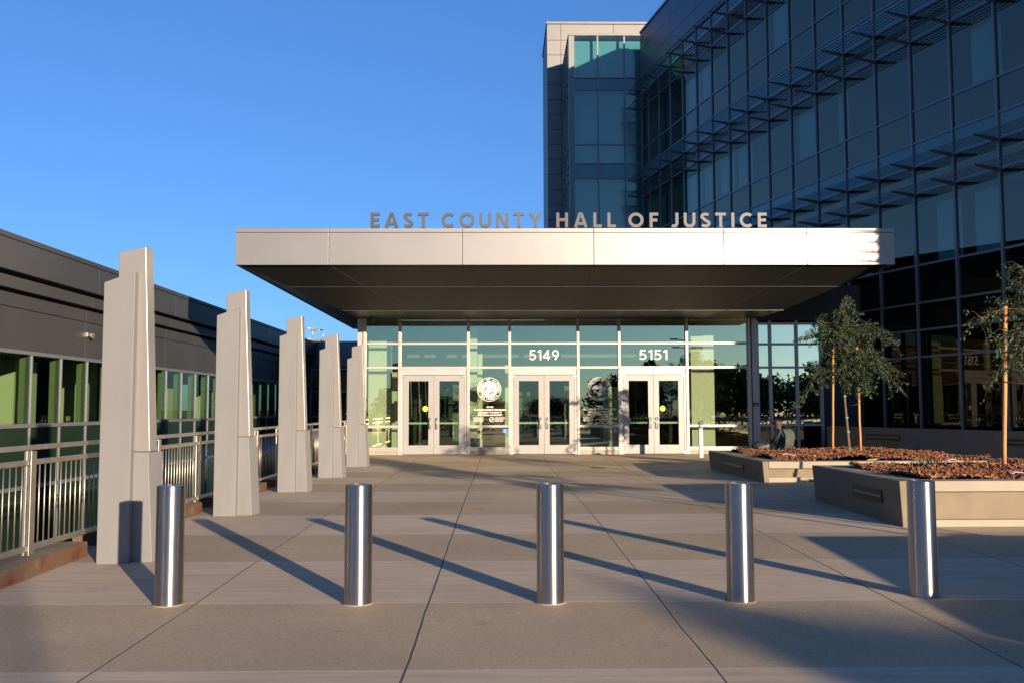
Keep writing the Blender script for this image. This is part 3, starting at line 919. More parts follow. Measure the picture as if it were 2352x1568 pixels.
def access(par, cx, cz):
    m = MB(); h = .066
    m.box(cx - h, cx + h, YD - .003, YD, cz - h, cz + h, 0); y = YD - .006
    ring(m, cx + .002, cz - .018, .022, .032, y, 1, 20, -2.6, 1.0)
    disc(m, cx - .006, cz + .046, .010, y, 1, 10)
    m.poly([(cx - .012, y, cz + .034), (cx - .001, y, cz + .034), (cx + .001, y, cz + .002), (cx - .010, y, cz + .002)], 1)
    m.poly([(cx - .002, y, cz + .010), (cx + .022, y, cz + .004), (cx + .040, y, cz - .034), (cx + .030, y, cz - .037), (cx + .016, y, cz - .006), (cx - .002, y, cz - .002)], 1)
    m.build('wheelchair_sticker', [M_blue, M_decal], par, recalc=False)
pz = at(1123.7, 893.5, F); county_seal(WIN['2-2'], pz.x, pz.z)
pz = at(1376.5, 892.5, F); state_seal(WIN['4-2'], pz.x, pz.z)
notice(WIN['2-2'], at(1125.5, 900, F).x, (933.5, 940, 946, 952)); notice(WIN['4-2'], at(1377, 900, F).x, (932.5, 939, 945, 951))
pz = at(1160, 988.6, F); access(WIN['2-3'], pz.x, pz.z)
pz = at(1413.3, 986.8, F); access(WIN['4-3'], pz.x, pz.z)
pz = at(1091, 1015, F)
m = MB(); m.box(pz.x - .15, pz.x + .15, YD - .004, YD, pz.z - .13, pz.z + .13, 0); disc(m, pz.x, pz.z + .08, .028, YD - .006, 1, 16)
for k in range(3): put_text(m, ('COURT HOURS', 'MONDAY TO FRIDAY', '8:30 AM - 4:00 PM')[k], .03, pz.x, pz.z - .0 - .04 * k, YD - .006, .0008, mat=1)
m.build('dark_notice_plate', [M_black, M_decald], WIN['2-3'], recalc=False)

# strokes -> solid letters
def arc(cx, cy, rx, ry, a0, a1, n=14):
    return [(cx + rx * math.cos(R(a0 + (a1 - a0) * k / n)), cy + ry * math.sin(R(a0 + (a1 - a0) * k / n))) for k in range(n + 1)]
T_ = .20
def glyphs(T):
    h = T / 2
    return {
     'E': (.60, [[(h, 0), (h, 1)], [(T, 1 - h), (.60, 1 - h)], [(T, .51), (.55, .51)], [(T, h), (.60, h)]]),
     'F': (.58, [[(h, 0), (h, 1)], [(T, 1 - h), (.58, 1 - h)], [(T, .50), (.52, .50)]]),
     'L': (.56, [[(h, 0), (h, 1)], [(T, h), (.56, h)]]),
     'H': (.78, [[(h, 0), (h, 1)], [(.78 - h, 0), (.78 - h, 1)], [(T, .53), (.78 - T, .53)]]),
     'I': (T, [[(h, 0), (h, 1)]]),
     'T': (.72, [[(0, 1 - h), (.72, 1 - h)], [(.36, 0), (.36, 1 - T)]]),
     'A': (.92, [[(.10, 0), (.405, .905), (.515, .905), (.82, 0)], [(.25, .26), (.67, .26)]]),
     'N': (.84, [[(h, 0), (h, 1)], [(.84 - h, 0), (.84 - h, 1)], [(h + .06, .96), (.84 - h - .06, .04)]]),
     'Y': (.86, [[(.10, 1), (.43, .46), (.76, 1)], [(.43, 0), (.43, .40)]]),
     'U': (.78, [[(h, 1), (h, .36)] + arc(.39, .36, .39 - h, .36 - h, 180, 360, 14)[1:] + [(.78 - h, 1)]]),
     'J': (.50, [[(.50 - h, 1), (.50 - h, .30)] + arc(.18, .30, .32 - h, .30 - h, 0, -125, 10)[1:]]),
     'C': (.86, [arc(.5, .5, .5 - h, .5 - h, 48, 312, 22)]),
     'O': (1.02, [arc(.51, .5, .51 - h, .5 - h, 0, 360, 32)]),
     'S': (.62, [arc(.32, .725, .24, .275 - h, 35, 200, 10) + arc(.30, .27, .255, .27 - h, 70, -150, 12)]),
     '5': (.60, [[(.54, 1 - h), (.13, 1 - h), (.10, .50)] + arc(.27, .33, .27, .33 - h, 115, -150, 14)]),
     '1': (.34, [[(.02, .80), (.22, .95)], [(.27, 0), (.27, 1)]]),
     '4': (.68, [[(.48, 0), (.48, 1)], [(.46, .97), (.06, .28)], [(.03, .26), (.66, .26)]]),
     '9': (.62, [arc(.31, .67, .31 - h, .33 - h, 0, 360, 20), [(.60, .58), (.28, .02)]]),
    }
def ribbon(pts, T, closed=False):
    n = len(pts); L_, R_ = [], []
    for k in range(n):
        p = Vector(pts[k]); a = Vector(pts[k - 1]) if k else (Vector(pts[-2]) if closed else None); b = Vector(pts[k + 1]) if k < n - 1 else (Vector(pts[1]) if closed else None)
        d1 = (p - a).normalized() if a is not None else None; d2 = (b - p).normalized() if b is not None else None
        if d1 is None: d1 = d2
        if d2 is None: d2 = d1
        n1 = Vector((-d1.y, d1.x)); n2 = Vector((-d2.y, d2.x)); mm = (n1 + n2).normalized(); s = T / 2 / max(.35, mm.dot(n1))
        L_.append(p + mm * s); R_.append(p - mm * s)
    return L_, R_
def letter_mesh(mb, ch, x, z, hgt, y, depth, T, mat=0, sx=1.0):
    wd, strokes = glyphs(T)[ch]
    for i, st in enumerate(strokes):
        closed = (Vector(st[0]) - Vector(st[-1])).length < 1e-4
        L_, R_ = ribbon(st, T, closed); e = .0025 * i
        for k in range(len(st) - 1):
            q = [L_[k], R_[k], R_[k + 1], L_[k + 1]]
            mb.extrude([(x + a.x * hgt * sx, y + e, z + a.y * hgt) for a in q], (0, depth - 2 * e, 0), mat)
    return wd * hgt * sx
# street numbers (white vinyl on the transom glass)
for key, txt, xa, xb in (('3-1', '5149', 1216.3, 1283.8), ('5-1', '5151', 1469.3, 1533.8)):
    m = MB(); zb_, zt_ = fz(826.3), fz(803.4); hgt = zt_ - zb_; X0, X1 = fx(xa), fx(xb)
    gl = glyphs(.135); gap = .16; tot = sum(gl[c][0] for c in txt) + gap * 3; sx = (X1 - X0) / (tot * hgt); x = X0
    for c in txt:
        letter_mesh(m, c, x, zb_, hgt, YD - .006, .004, .135, 0, sx); x += (gl[c][0] + gap) * hgt * sx
    m.build('street_number', M_decal, WIN[key])

# canopy -----------------------------------------------------------------
YC = 24.2
cl, cr = at(540, 609, YC).x, at(2056, 611, YC).x
zb, ztp = at(1176, 608.5, YC).z, at(1176, 525, YC).z
seams = [cl] + [at(v, 570, YC).x for v in (755, 1062, 1364, 1662.5, 1853.5)] + [cr]
m = MB()
for k in range(6):
    a, b = seams[k] + (.008 if k else 0), seams[k + 1] - (.008 if k < 5 else 0)
    m.box(a, b, YC, YC + .10, zb, ztp - .115); m.box(a, b, YC - .012, YC + .10, ztp - .105, ztp)
m.box(cl, cl + .10, YC + .102, 44, zb, ztp - .115); m.box(cl - .012, cl + .10, YC + .102, 44, ztp - .105, ztp)
m.box(cr - .10, cr, YC + .102, 29.4, zb, ztp - .115); m.box(cr - .10, cr + .012, YC + .102, 29.4, ztp - .105, ztp)
m.build('canopy_fascia', M_fascia, ent, .004)
m = MB(); m.box(cl + .02, cr - .02, YC + .02, YC + .14, zb + .03, ztp - .02); m.build('fascia_backing', M_seam, ent)
m = MB(); m.box(cl + .11, cr - .11, YC + .11, 29.4, ztp - .2, ztp - .06); m.box(cl + .11, 7.9, 29.402, 44, ztp - .2, ztp - .061); m.build('canopy_roof', M_wing, ent)
kl, kr, yk, zk = at(787, 714, 26.5).x, at(1800, 712, 26.5).x, 26.5, at(1176, 713, 26.5).z
yR = 44.0
m = MB(); A0, A1 = (cl + .1, YC + .1, zb + .01), (cr - .1, YC + .1, zb + .01); B0, B1 = (kl, yk, zk), (kr, yk, zk)
C0, C1 = (kl, F + .4, zk), (kr, F + .4, zk)
m.poly([A0, A1, B1, B0]); m.poly([B0, B1, C1, C0])
m.poly([A0, B0, C0, (kl, yR, zk), (cl + .1, yR, zb + .01)]); m.poly([A1, (cr - .1, F + .4, zb + .01), C1, B1])
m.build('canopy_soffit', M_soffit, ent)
nA = (Vector(A1) - Vector(A0)).cross(Vector(B0) - Vector(A0)).normalized()
if nA.z > 0: nA = -nA
m = MB(); s = .46
P0, P1 = Vector(A0).lerp(Vector(B0), s) + nA * .004, Vector(A1).lerp(Vector(B1), s) + nA * .004
m.bar(P0, P1, .014, .006, 0, nA)
P0, P1 = Vector(B0) + Vector((0, .02, -.004)), Vector(B1) + Vector((0, .02, -.004)); m.bar(P0, P1, .02, .006)
for k in range(1, 6):
    x = seams[k]; u = (x - A0[0]) / (A1[0] - A0[0]); xb_ = B0[0] + u * (B1[0] - B0[0])
    m.bar(Vector((x, A0[1], A0[2])) + nA * .003, Vector((xb_, yk, zk)) + nA * .003, .022, .005, 1, nA)
    m.bar((xb_, yk + .03, zk - .003), (xb_, F - .11, zk - .003), .022, .005, 1)
m.build('soffit_seams', [M_navy, M_seam], ent)
# head panel under the soffit and glazing head
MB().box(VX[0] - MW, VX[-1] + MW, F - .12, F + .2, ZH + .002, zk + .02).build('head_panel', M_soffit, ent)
# security camera under the soffit
pz = at(855, 733, 28.4)
m = MB(); m.lathe([(.0, -.16), (.05, -.15), (.075, -.11), (.08, -.05), (.08, 0)], 20, 0, (pz.x, 28.4, zk)); m.build('dome_camera', M_wing, ent)
# left flank wall, right link in the shade, roof body behind
MB().box(-4.44, -4.30, F + .36, 44, -3, zb).build('flank_wall', M_wing, ent)
LX = [fx(v) for v in (1741, 1771, 1832, 1888)]
m = MB()
for x in LX: m.box(x - .045, x + .045, F - .03, F + .12, g0 - .05, 4.32)
zl = [fz(v, 1800) for v in (743.5, 790, 843, 975)]
for k in range(3):
    for z in zl: m.box(LX[k] + .045, LX[k + 1] - .045, F - .02, F + .11, z - .035, z + .035)
m.build('link_frame', M_frame, ent, .003)
for k in range(3):
    zz = [g0 + .05] + [z for z in reversed(zl)]
    for j in range(4):
        m = MB(); m.poly([(LX[k] + .045, F + .03, zz[j] + .035), (LX[k + 1] - .045, F + .03, zz[j] + .035), (LX[k + 1] - .045, F + .03, zz[j + 1] - .035), (LX[k] + .045, F + .03, zz[j + 1] - .035)])
        m.build('link_window', G_dim if j == 0 else G_side, ent)  # bottom panes take the darkened copy, so their reflection is dimmed by colour
MB().box(LX[0] - .045, 11.4, F + .0, F + .5, 4.33, at(1900, 655, F).z).build('link_fascia', M_wingd, ent)
MB().box(LX[3] + .05, 11.6, F + .10, F + .3, g0 - .05, 4.325).build('link_wall', M_wingd, ent)
# interior
m = MB(); m.box(-4.3, 11.3, F + .1, 40, g0 - .12, g0 + .004); m.build('lobby_floor', M_infl, ent)
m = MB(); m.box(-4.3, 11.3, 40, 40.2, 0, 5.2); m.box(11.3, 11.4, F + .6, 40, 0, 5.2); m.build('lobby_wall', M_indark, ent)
m = MB(); m.poly([(-4.3, F + .21, 4.36), (11.3, F + .21, 4.36), (11.3, 40, 4.36), (-4.3, 40, 4.36)]); m.build('lobby_ceiling', M_inmid, ent)
m = MB()
for xa, xb, Y, zt_ in ((846, 898, 29.7, 3.75), (898.5, 912, 30.6, 2.8), (1079, 1096, 29.8, 4.2), (1097, 1108, 30.2, 3.4), (1386, 1405, 29.9, 2.75), (1405.5, 1424, 30.6, 2.3), (1588, 1641, 29.55, 3.9), (1160, 1168, 30, 3), (1000, 1012, 30.5, 2.4), (1250, 1262, 31, 2.3)):
    a, b = at(xa, 900, Y).x, at(xb, 900, Y).x
    m.box(a, b, Y, Y + .25, g0, zt_)
m.build('lobby_pier', M_inpale, ent)
m = MB()
for xa, xb, Y, z0, z1 in ((1000, 1030, 33, .2, 2.3), (958, 996, 34, .3, 2.1), (1040, 1060, 35, .4, 2.5), (1192, 1218, 34, .2, 2.2), (1296, 1312, 33, .5, 2.4), (1090, 1112, 36, .4, 2.2)):
    a, b = at(xa, 900, Y).x, at(xb, 900, Y).x
    m.box(a, b, Y, Y + .1, z0, z1)
m.build('lobby_panel', M_inmid, ent)
m = MB()
for xa, xb, Y, z0, z1 in ((876, 916, 30.2, 1.2, 1.55), (905, 925, 30.1, 1.55, 1.85), (1010, 1024, 30.6, .6, 2.2)):
    a, b = at(xa, 900, Y).x, at(xb, 900, Y).x
    m.box(a, b, Y, Y + .12, z0, z1)
m.build('lobby_equipment', M_black, ent)
# ceiling bulkhead lines
m = MB(); m.box(-3.2, 7.5, 32, 32.2, 3.35, 3.5); m.box(-3.2, 7.5, 34, 34.2, 3.35, 3.5); m.build('lobby_beam', M_inmid, ent)

# roof sign ---------------------------------------------------------------
sg = thing('roof_sign', 'raised metal letters reading EAST COUNTY HALL OF JUSTICE on the canopy edge', 'sign', (1.6, YC + .05, ztp))
zb_, zt_ = at(1300, 521.5, YC).z, at(1300, 488.5, YC).z; zb_ = ztp + .028; hgt = zt_ - zb_
GL = glyphs(T_)
rails = MB()
for word, xa, xb in (('EAST', 850.5, 984), ('COUNTY', 1013.5, 1244.8), ('HALL', 1278, 1414.7), ('OF', 1443.4, 1512.3), ('JUSTICE', 1541.5, 1761.7)):
    X0, X1 = at(xa, 505, YC).x, at(xb, 505, YC).x
    tot = sum(GL[c][0] for c in word) * hgt; gap = (X1 - X0 - tot) / (len(word) - 1); x = X0
    for c in word:
        m = MB(); wd = letter_mesh(m, c, x, zb_, hgt, YC + .02, .075, T_)
        for fx_ in ((.25, .75) if wd > .12 else (.5,)):
            m.box(x + wd * fx_ - .008, x + wd * fx_ + .008, YC + .05, YC + .07, ztp - .02, zb_ + .02, 0)
        m.build('letter', M_letter, sg); x += wd + gap

# button post by the doors
pz = at(1610.5, 1046, 26.6)
t = thing('button_post', 'slim pale door button post with dark cap standing before the entrance glass', 'post', (pz.x, 26.6, gz(pz.x, 26.6)))
m = MB(); m.box(pz.x - .055, pz.x + .055, 26.55, 26.65, gz(pz.x, 26.6) - .02, at(1610, 974, 26.6).z); m.build('shaft', M_frame, t, .006)
m = MB(); m.box(pz.x - .06, pz.x + .06, 26.54, 26.66, at(1610, 973.8, 26.6).z, at(1610, 966, 26.6).z); m.build('cap', M_black, t, .01)
pz = at(1735, 928, F - .05)
m = MB(); m.box(pz.x - .085, pz.x + .085, F - .12, F - .052, pz.z - .05, pz.z + .06, 0); m.box(pz.x - .03, pz.x + .03, F - .126, F - .121, pz.z - .028, pz.z - .008, 1); m.build('card_reader', [M_black, M_decal], ent, .008)
# drain cover
pz = at(1373, 1072, 23.5)
m = MB(); n = 28; m.poly([(pz.x + .17 * math.cos(2 * math.pi * k / n), 23.5 + .17 * math.sin(2 * math.pi * k / n), gz(pz.x, 23.5) + .005) for k in range(n)])
m.lathe([(.17, .003), (.185, .006), (.19, .001)], 28, 0, (pz.x, 23.5, gz(pz.x, 23.5)))
tag(m.build('drain_cover', M_grate, None), 'small round iron cover set in the plaza paving', 'drain cover')

# ------------------------------------------------------------------ curved office building
def cX(Y): u = Y - 27; return 12.07 - .30 * u + .0033 * u * u
def cP(Y, off=0.0, z=0.0):
    s = -.30 + .0066 * (Y - 27); n = Vector((-1, s, 0)).normalized()    # outward, towards -X
    return Vector((cX(Y), Y, 0)) + n * off + Vector((0, 0, z))
off_b = thing('office_building', 'tall curved glass office block with louvred sunshades in shade on the right', 'building', (12, 27, 0))
KY = [23.7 + 1.478 * k for k in range(-9, 16)] + [46.95]
KV = [y for y in KY if y > 17.5]                         # bays the photo can see
ZL = [.15, 3.05, 3.82, 4.60, 5.70, 7.80, 8.60, 9.30, 10.26, 12.37, 13.17, 13.87, 14.83, 16.94, 17.74, 18.30]
STO = [(0, 3), (3, 5), (5, 9), (9, 13), (13, 15)]
SPAN = {7: 0}
def pane_mat(k):                                          # index of the row -> material slot
    return 3 if k < 3 else (1 if k in (6, 10, 14) else 0)
for b in range(len(KV) - 1):
    y0, y1 = KV[b], KV[b + 1]
    for (r0, r1) in STO:
        m = MB()
        for k in range(r0, r1):
            z0, z1 = ZL[k] + .03, ZL[k + 1] - .03
            m.poly([cP(y1 - .04, 0, z0), cP(y0 + .04, 0, z0), cP(y0 + .04, 0, z1), cP(y1 - .04, 0, z1)], pane_mat(k))
        m.build('window', [G_office, M_spand, M_mull, G_dim], off_b, recalc=False)
for y in KV:
    m = MB(); d = (cP(y + .03) - cP(y - .03)).normalized()
    a0, a1 = cP(y, .055), cP(y, -.08)
    q = [a0 - d * .036, a0 + d * .036, a1 + d * .036, a1 - d * .036]
    m.hexa([p + Vector((0, 0, .1)) for p in q], [p + Vector((0, 0, 18.30)) for p in q]); m.build('mullion', M_mull, off_b)
for z in ZL[1:-1]:
    m = MB()
    for b in range(len(KV) - 1):
        a, c = cP(KV[b] + .036, 0), cP(KV[b + 1] - .036, 0); n0, n1 = cP(KV[b] + .036, .03) - a, cP(KV[b + 1] - .036, .03) - c
        m.hexa([a - n0 * 2 + Vector((0, 0, z - .031)), a + n0 + Vector((0, 0, z - .031)), c + n1 + Vector((0, 0, z - .031)), c - n1 * 2 + Vector((0, 0, z - .031))],
               [a - n0 * 2 + Vector((0, 0, z + .031)), a + n0 + Vector((0, 0, z + .031)), c + n1 + Vector((0, 0, z + .031)), c - n1 * 2 + Vector((0, 0, z + .031))])
    m.build('transom', M_mull, off_b)
# sunshades: bracket at each mullion, five thin blades
KS = [y for y in KY if y > 5] 
for z in (7.80, 8.60, 12.37, 13.17, 16.94, 17.74):
    m = MB(); pr = .72
    ks = KS
    for y in KS:
        d = (cP(y + .03) - cP(y - .03)).normalized()
        a, e = cP(y, .06, z - .03), cP(y, pr + .12, z + .02)
        m.hexa([a - d * .010 - Vector((0, 0, .06)), a + d * .010 - Vector((0, 0, .06)), e + d * .010, e - d * .010],
               [a - d * .012 + Vector((0, 0, .06)), a + d * .012 + Vector((0, 0, .06)), e + d * .012 + Vector((0, 0, .05)), e - d * .012 + Vector((0, 0, .05))])
    for b in range(len(ks) - 1):
        for j in range(5):
            o = .20 + j * .15
            p0, p1 = cP(ks[b] + .02, o, z + .035), cP(ks[b + 1] - .02, o, z + .035)
            m.bar(p0, p1, .040, .012)
    m.build('sunshade', M_shade, off_b)
# parapet of dark panels, coping
m = MB()
for r, (z0, z1) in enumerate(((18.31, 19.22), (19.235, 20.1), (20.115, 21.0))):
    for b in range(0, len(KY) - 1, 2):
        y0, y1 = KY[b], KY[min(b + 2, len(KY) - 1)]; g = .008
        q0, q1 = cP(y0 + g, .05), cP(y1 - g, .05); r0_, r1_ = cP(y0 + g, -.1), cP(y1 - g, -.1)
        ym = (y0 + y1) / 2; qm, rm = cP(ym, .05), cP(ym, -.1)
        for (a, c, d_, e) in ((q0, qm, rm, r0_), (qm, q1, r1_, rm)):
            m.hexa([Vector((v.x, v.y, z0)) for v in (a, c, d_, e)], [Vector((v.x, v.y, z1)) for v in (a, c, d_, e)])
m.build('parapet', M_navy, off_b)
m = MB()
for b in range(len(KY) - 1):
    y0, y1 = KY[b], KY[b + 1]
    q = [cP(y0, .10), cP(y1, .10), cP(y1, -.4), cP(y0, -.4)]
    m.hexa([Vector((v.x, v.y, 21.002)) for v in q], [Vector((v.x, v.y, 21.10)) for v in q])
m.build('coping', M_mull, off_b)
# glazed wall nearer than the frame (plain continuation), roof, floors, core walls
m = MB()
KN = [y for y in KY if y < 17.9]
for b in range(len(KN) - 1):
    y0, y1 = KN[b], KN[b + 1]
    for k in range(len(ZL) - 1):
        z0, z1 = ZL[k] + .03, ZL[k + 1] - .03
        m.poly([cP(y1 - .04, 0, z0), cP(y0 + .04, 0, z0), cP(y0 + .04, 0, z1), cP(y1 - .04, 0, z1)], pane_mat(k))
        m.poly([cP(y1, -.05, ZL[k + 1] - .03), cP(y0, -.05, ZL[k + 1] - .03), cP(y0, .03, ZL[k + 1] - .03), cP(y1, .03, ZL[k + 1] - .03)], 2)
        m.poly([cP(y1, .03, ZL[k + 1] - .03), cP(y0, .03, ZL[k + 1] - .03), cP(y0, .03, ZL[k + 1] + .03), cP(y1, .03, ZL[k + 1] + .03)], 2)
    m.poly([cP(y0 - .036, .05, .1), cP(y0 + .036, .05, .1), cP(y0 + .036, .05, 18.3), cP(y0 - .036, .05, 18.3)], 2)
m.build('near_glazing', [G_office, M_spand, M_mull, G_dim], off_b)
def slab(z0, z1, off, name, mat):
    m = MB()
    for b in range(len(KY) - 1):
        y0, y1 = KY[b], KY[b + 1]; a, c = cP(y0, off), cP(y1, off)
        m.hexa([(a.x, a.y, z0), (52, a.y, z0), (52, c.y, z0), (c.x, c.y, z0)], [(a.x, a.y, z1), (52, a.y, z1), (52, c.y, z1), (c.x, c.y, z1)])
    return m.build(name, mat, off_b)
slab(20.5, 20.7, -.12, 'roof', M_wing)
for z in (3.85, 8.62, 13.2): slab(z, z + .6, -.15, 'floor_slab', M_inmid)
slab(17.75, 18.28, -.15, 'floor_slab', M_inmid)
for z0, z1 in ((7.45, 8.55), (11.95, 13.1), (16.5, 17.7)): slab(z0, z1, -.13, 'reflection_slab', M_indark)  # dark slabs added behind the glass, imitating the sunshades' reflection
slab(.0, .14, -.1, 'floor_slab', M_infl)
m = MB()
for b in range(len(KY) - 1):
    a, c = cP(KY[b], -7), cP(KY[b + 1], -7)
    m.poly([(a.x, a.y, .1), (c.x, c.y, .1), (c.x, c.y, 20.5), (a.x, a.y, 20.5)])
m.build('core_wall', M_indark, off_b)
ye = KY[0]
m = MB(); m.box(cX(ye) - .0, 52, ye - .3, ye - .02, -.3, 21); m.box(51.8, 52.1, ye, 47, -.3, 21); m.box(cX(46.95) - .02, 52, 46.98, 47.3, -.3, 21); m.build('end_wall', M_navy, off_b)
# pale roller blinds behind some panes
for (k, z0, z1, f0, f1) in ((-0, 10.3, 12.3, .35, 1), (5, 10.3, 12.3, .1, .9), (10, 14.9, 16.9, .1, .9), (11, 14.9, 16.9, .1, .95), (1, 5.75, 7.75, .4, 1), (-1, 14.9, 16.9, .2, 1), (6, 14.9, 16.9, .1, .9), (8, 10.3, 12.3, .2, .95), (10, 10.3, 12.3, .1, .9), (11, 10.3, 12.3, .1, .9), (9, 10.3, 12.3, .15, .95), (11, 12.4, 13.9, .1, .9), (4, 10.3, 12.3, .6, .95), (0, 5.75, 7.75, .3, .9)):
    y0 = 23.7 + 1.478 * k; ya_, yb_ = y0 + 1.478 * (1 - f1), y0 + 1.478 * (1 - f0)
    m = MB(); m.poly([cP(yb_, -.22, z0), cP(ya_, -.22, z0), cP(ya_, -.22, z1), cP(yb_, -.22, z1)]); m.build('roller_blind', M_blind, off_b)
# lit tubes under the ceilings
for px, py, Y in ((2240, 36, 25.6), (2261, 367, 25.4), (1604, 175, 41.6), (1606, 396, 41.4)):
    pz = at(px, py, Y); pz.x += 0
    d = Vector((.30, -1, 0)).normalized() * .42
    m = MB(); m.bar(pz - d + Vector((.9, .3, .0)), pz + d + Vector((.9, .3, 0)), .06, .04); m.build('ceiling_tube', M_lamp, off_b)

# ------------------------------------------------------------------ tower
tw = thing('stair_tower', 'pale panelled tower with a glazed bay rising behind the canopy', 'building', (5, 50, 0))
def tX(x, Y): return at(x, 300, Y).x
T0 = tX(1257.7, 52.3); ZTOP = at(1300, 51, 52.3).z; cut = [T0, tX(1289.5, 52.3), tX(1411.5, 52.3), tX(1534, 52.3), 13.5]
m = MB(); z = ZTOP - .13
m.box(T0 + .03, 13.4, 52.34, 57.4, -.3, ZTOP - .03, 1)
rows = [ZTOP - .14 - .95] + [ZTOP - 1.09 - .877 * (k + 1) for k in range(26)]
pv = ZTOP - .14
for zr in rows:
    for k in range(4):
        m.box(cut[k] + (.012 if k else 0), cut[k + 1] - .012, 52.3, 52.4, max(zr, -.2) + .014, pv - .014)
    for (ya_, yb_) in ((52.41, 54.2), (54.22, 56.0), (56.02, 57.5)):
        m.box(T0, T0 + .05, ya_, yb_, max(zr, -.2) + .014, pv - .014)
    pv = zr
    if zr < .3: break
m.build('cladding', [M_tower, M_seam], tw)
MB().box(T0 - .05, 13.45, 52.24, 57.5, ZTOP - .13, ZTOP).build('coping', M_tower, tw, .01)
bx_ = [at(v, 300, 48).x for v in (1307, 1318.5, 1374, 1435.6, 1495)]
bz = [at(1400, v, 48).z for v in (84, 179.5, 206.7, 333, 376.3, 410.6)]
bz += [bz[-1] - (bz[1] - bz[4]) + (bz[4] - bz[5]) - (bz[4] - bz[5])]
bz = sorted(bz + [bz[4] - 4.43, bz[5] - 4.43, .2], reverse=True)
zb0 = bz[0]
for k in range(1, 4):
    a, b = bx_[k] + .04, bx_[k + 1] - .04
    for j in range(len(bz) - 1):
        if bz[j] - bz[j + 1] < .15: continue
        hh_ = bz[j] - bz[j + 1]
        m = MB(); m.poly([(a, 48, bz[j + 1] + .03), (b, 48, bz[j + 1] + .03), (b, 48, bz[j] - .03), (a, 48, bz[j] - .03)], 1 if .45 < hh_ < .85 else 0)
        m.build('window', [G_tower, M_spand], tw)
for k in range(1, 5):
    MB().box(bx_[k] - .04, bx_[k] + .04, 47.94, 48.08, .1, zb0).build('mullion', M_mull, tw)
m = MB(); m.box(bx_[0], bx_[1] - .042, 47.93, 48.3, .1, bz[1] - .01); m.box(bx_[0], bx_[1] - .042, 47.93, 48.3, bz[1] + .01, zb0); m.build('corner_panel', M_tower, tw, .01)
for z in bz[1:-1]:
    m = MB()
    for k in range(1, 4): m.box(bx_[k] + .04, bx_[k + 1] - .04, 47.95, 48.06, z - .031, z + .031)
    m.build('transom', M_mull, tw)
MB().box(bx_[0] - .02, bx_[4] + .04, 47.9, 52.2, zb0 + .002, zb0 + .14).build('bay_roof', M_tower, tw, .01)
for j in range(len(bz) - 1):
    if bz[j] - bz[j + 1] < .15: continue
    m = MB(); m.poly([(bx_[0] + .02, 52.2, bz[j + 1] + .03), (bx_[0] + .02, 48.32, bz[j + 1] + .03), (bx_[0] + .02, 48.32, bz[j] - .03), (bx_[0] + .02, 52.2, bz[j] - .03)]); m.build('side_window', G_tower, tw)
m = MB()
for y in (49.3, 50.6, 51.9): m.box(bx_[0] - .03, bx_[0] + .06, y - .04, y + .04, .1, zb0)
for z in bz[1:-1]: m.box(bx_[0] - .02, bx_[0] + .05, 48.31, 52.2, z - .031, z + .031)
m.build('side_frame', M_mull, tw)
m = MB(); m.box(bx_[0] + .1, bx_[4], 48.5, 48.6, .1, zb0)
m.build('inner_wall', M_blind, tw)
# ------------------------------------------------------------------ long wing on the left
XW = -10.2
wg = thing('low_wing', 'long low wing with dark grey panels and green tinted windows beyond the railing', 'building', (XW, 20, 0))
YA, YB = 8.0, 50.2
def band(x_out, z0, z1, cuts, name, mat, depth=.25, cap=0):
    m = MB()
    for a, b in zip(cuts[:-1], cuts[1:]):
        m.box(x_out - depth, x_out, a + .012, b - .012, z0, z1, 0)
        m.box(x_out - depth, x_out - .012, b - .012, b + .012, z0 + .002, z1 - .002, 1)
    return m.build(name, [mat, M_trim], wg)
cA = [YA] + [22.9 + 5.45 * k for k in range(-2, 6)] + [YB]
cA = sorted(set(c for c in cA if YA <= c <= YB))
band(XW + .30, 4.42, 5.05, cA, 'roof_fascia', M_wing, .5)
MB().box(XW - .4, XW + .33, YA, YB, 5.058, 5.16).build('coping', M_wing, wg)
band(XW + .16, 4.09, 4.34, cA, 'upper_band', M_wing, .4)
band(XW + .02, 3.74, 4.02, cA, 'middle_band', M_wing, .25)
band(XW, 2.86, 3.728, cA, 'lower_band', M_wing, .2)
m = MB(); m.box(XW - .5, XW - .21, YA, YB, 2.8, 5.05); m.build('wall_backing', M_wingd, wg)
MB().box(XW - 12, XW - .2, YA, YB + 3, 5.0, 5.057).build('roof', M_wing, wg)
# glazing
WY = [18.95 + 1.365 * k for k in range(-8, 23)]
MB().box(XW - .06, XW + .03, YA, YB, 2.78, 2.858).build('window_head', M_mull, wg)
MB().box(XW - .06, XW + .045, YA, YB, 1.215, 1.30).build('window_sill', M_mull, wg)
MB().box(XW - .06, XW + .04, YA, YB, -.10, -.02).build('lower_transom', M_mull, wg)
for y in WY:
    m = MB(); m.box(XW - .10, XW + .03, y - .02, y + .02, -2.9, 1.213); m.box(XW - .10, XW + .03, y - .02, y + .02, 1.302, 2.778); m.build('mullion', M_mull, wg)
for a, b in zip(WY[:-1], WY[1:]):
    m = MB()
    m.poly([(XW, a + .03, 1.30), (XW, b - .03, 1.30), (XW, b - .03, 2.78), (XW, a + .03, 2.78)], 0)
    m.poly([(XW, a + .03, -.02), (XW, b - .03, -.02), (XW, b - .03, 1.215), (XW, a + .03, 1.215)], 1)
    m.poly([(XW, a + .03, -2.9), (XW, b - .03, -2.9), (XW, b - .03, -.10), (XW, a + .03, -.10)], 1)
    m.build('window', [G_wing, M_wspand], wg)
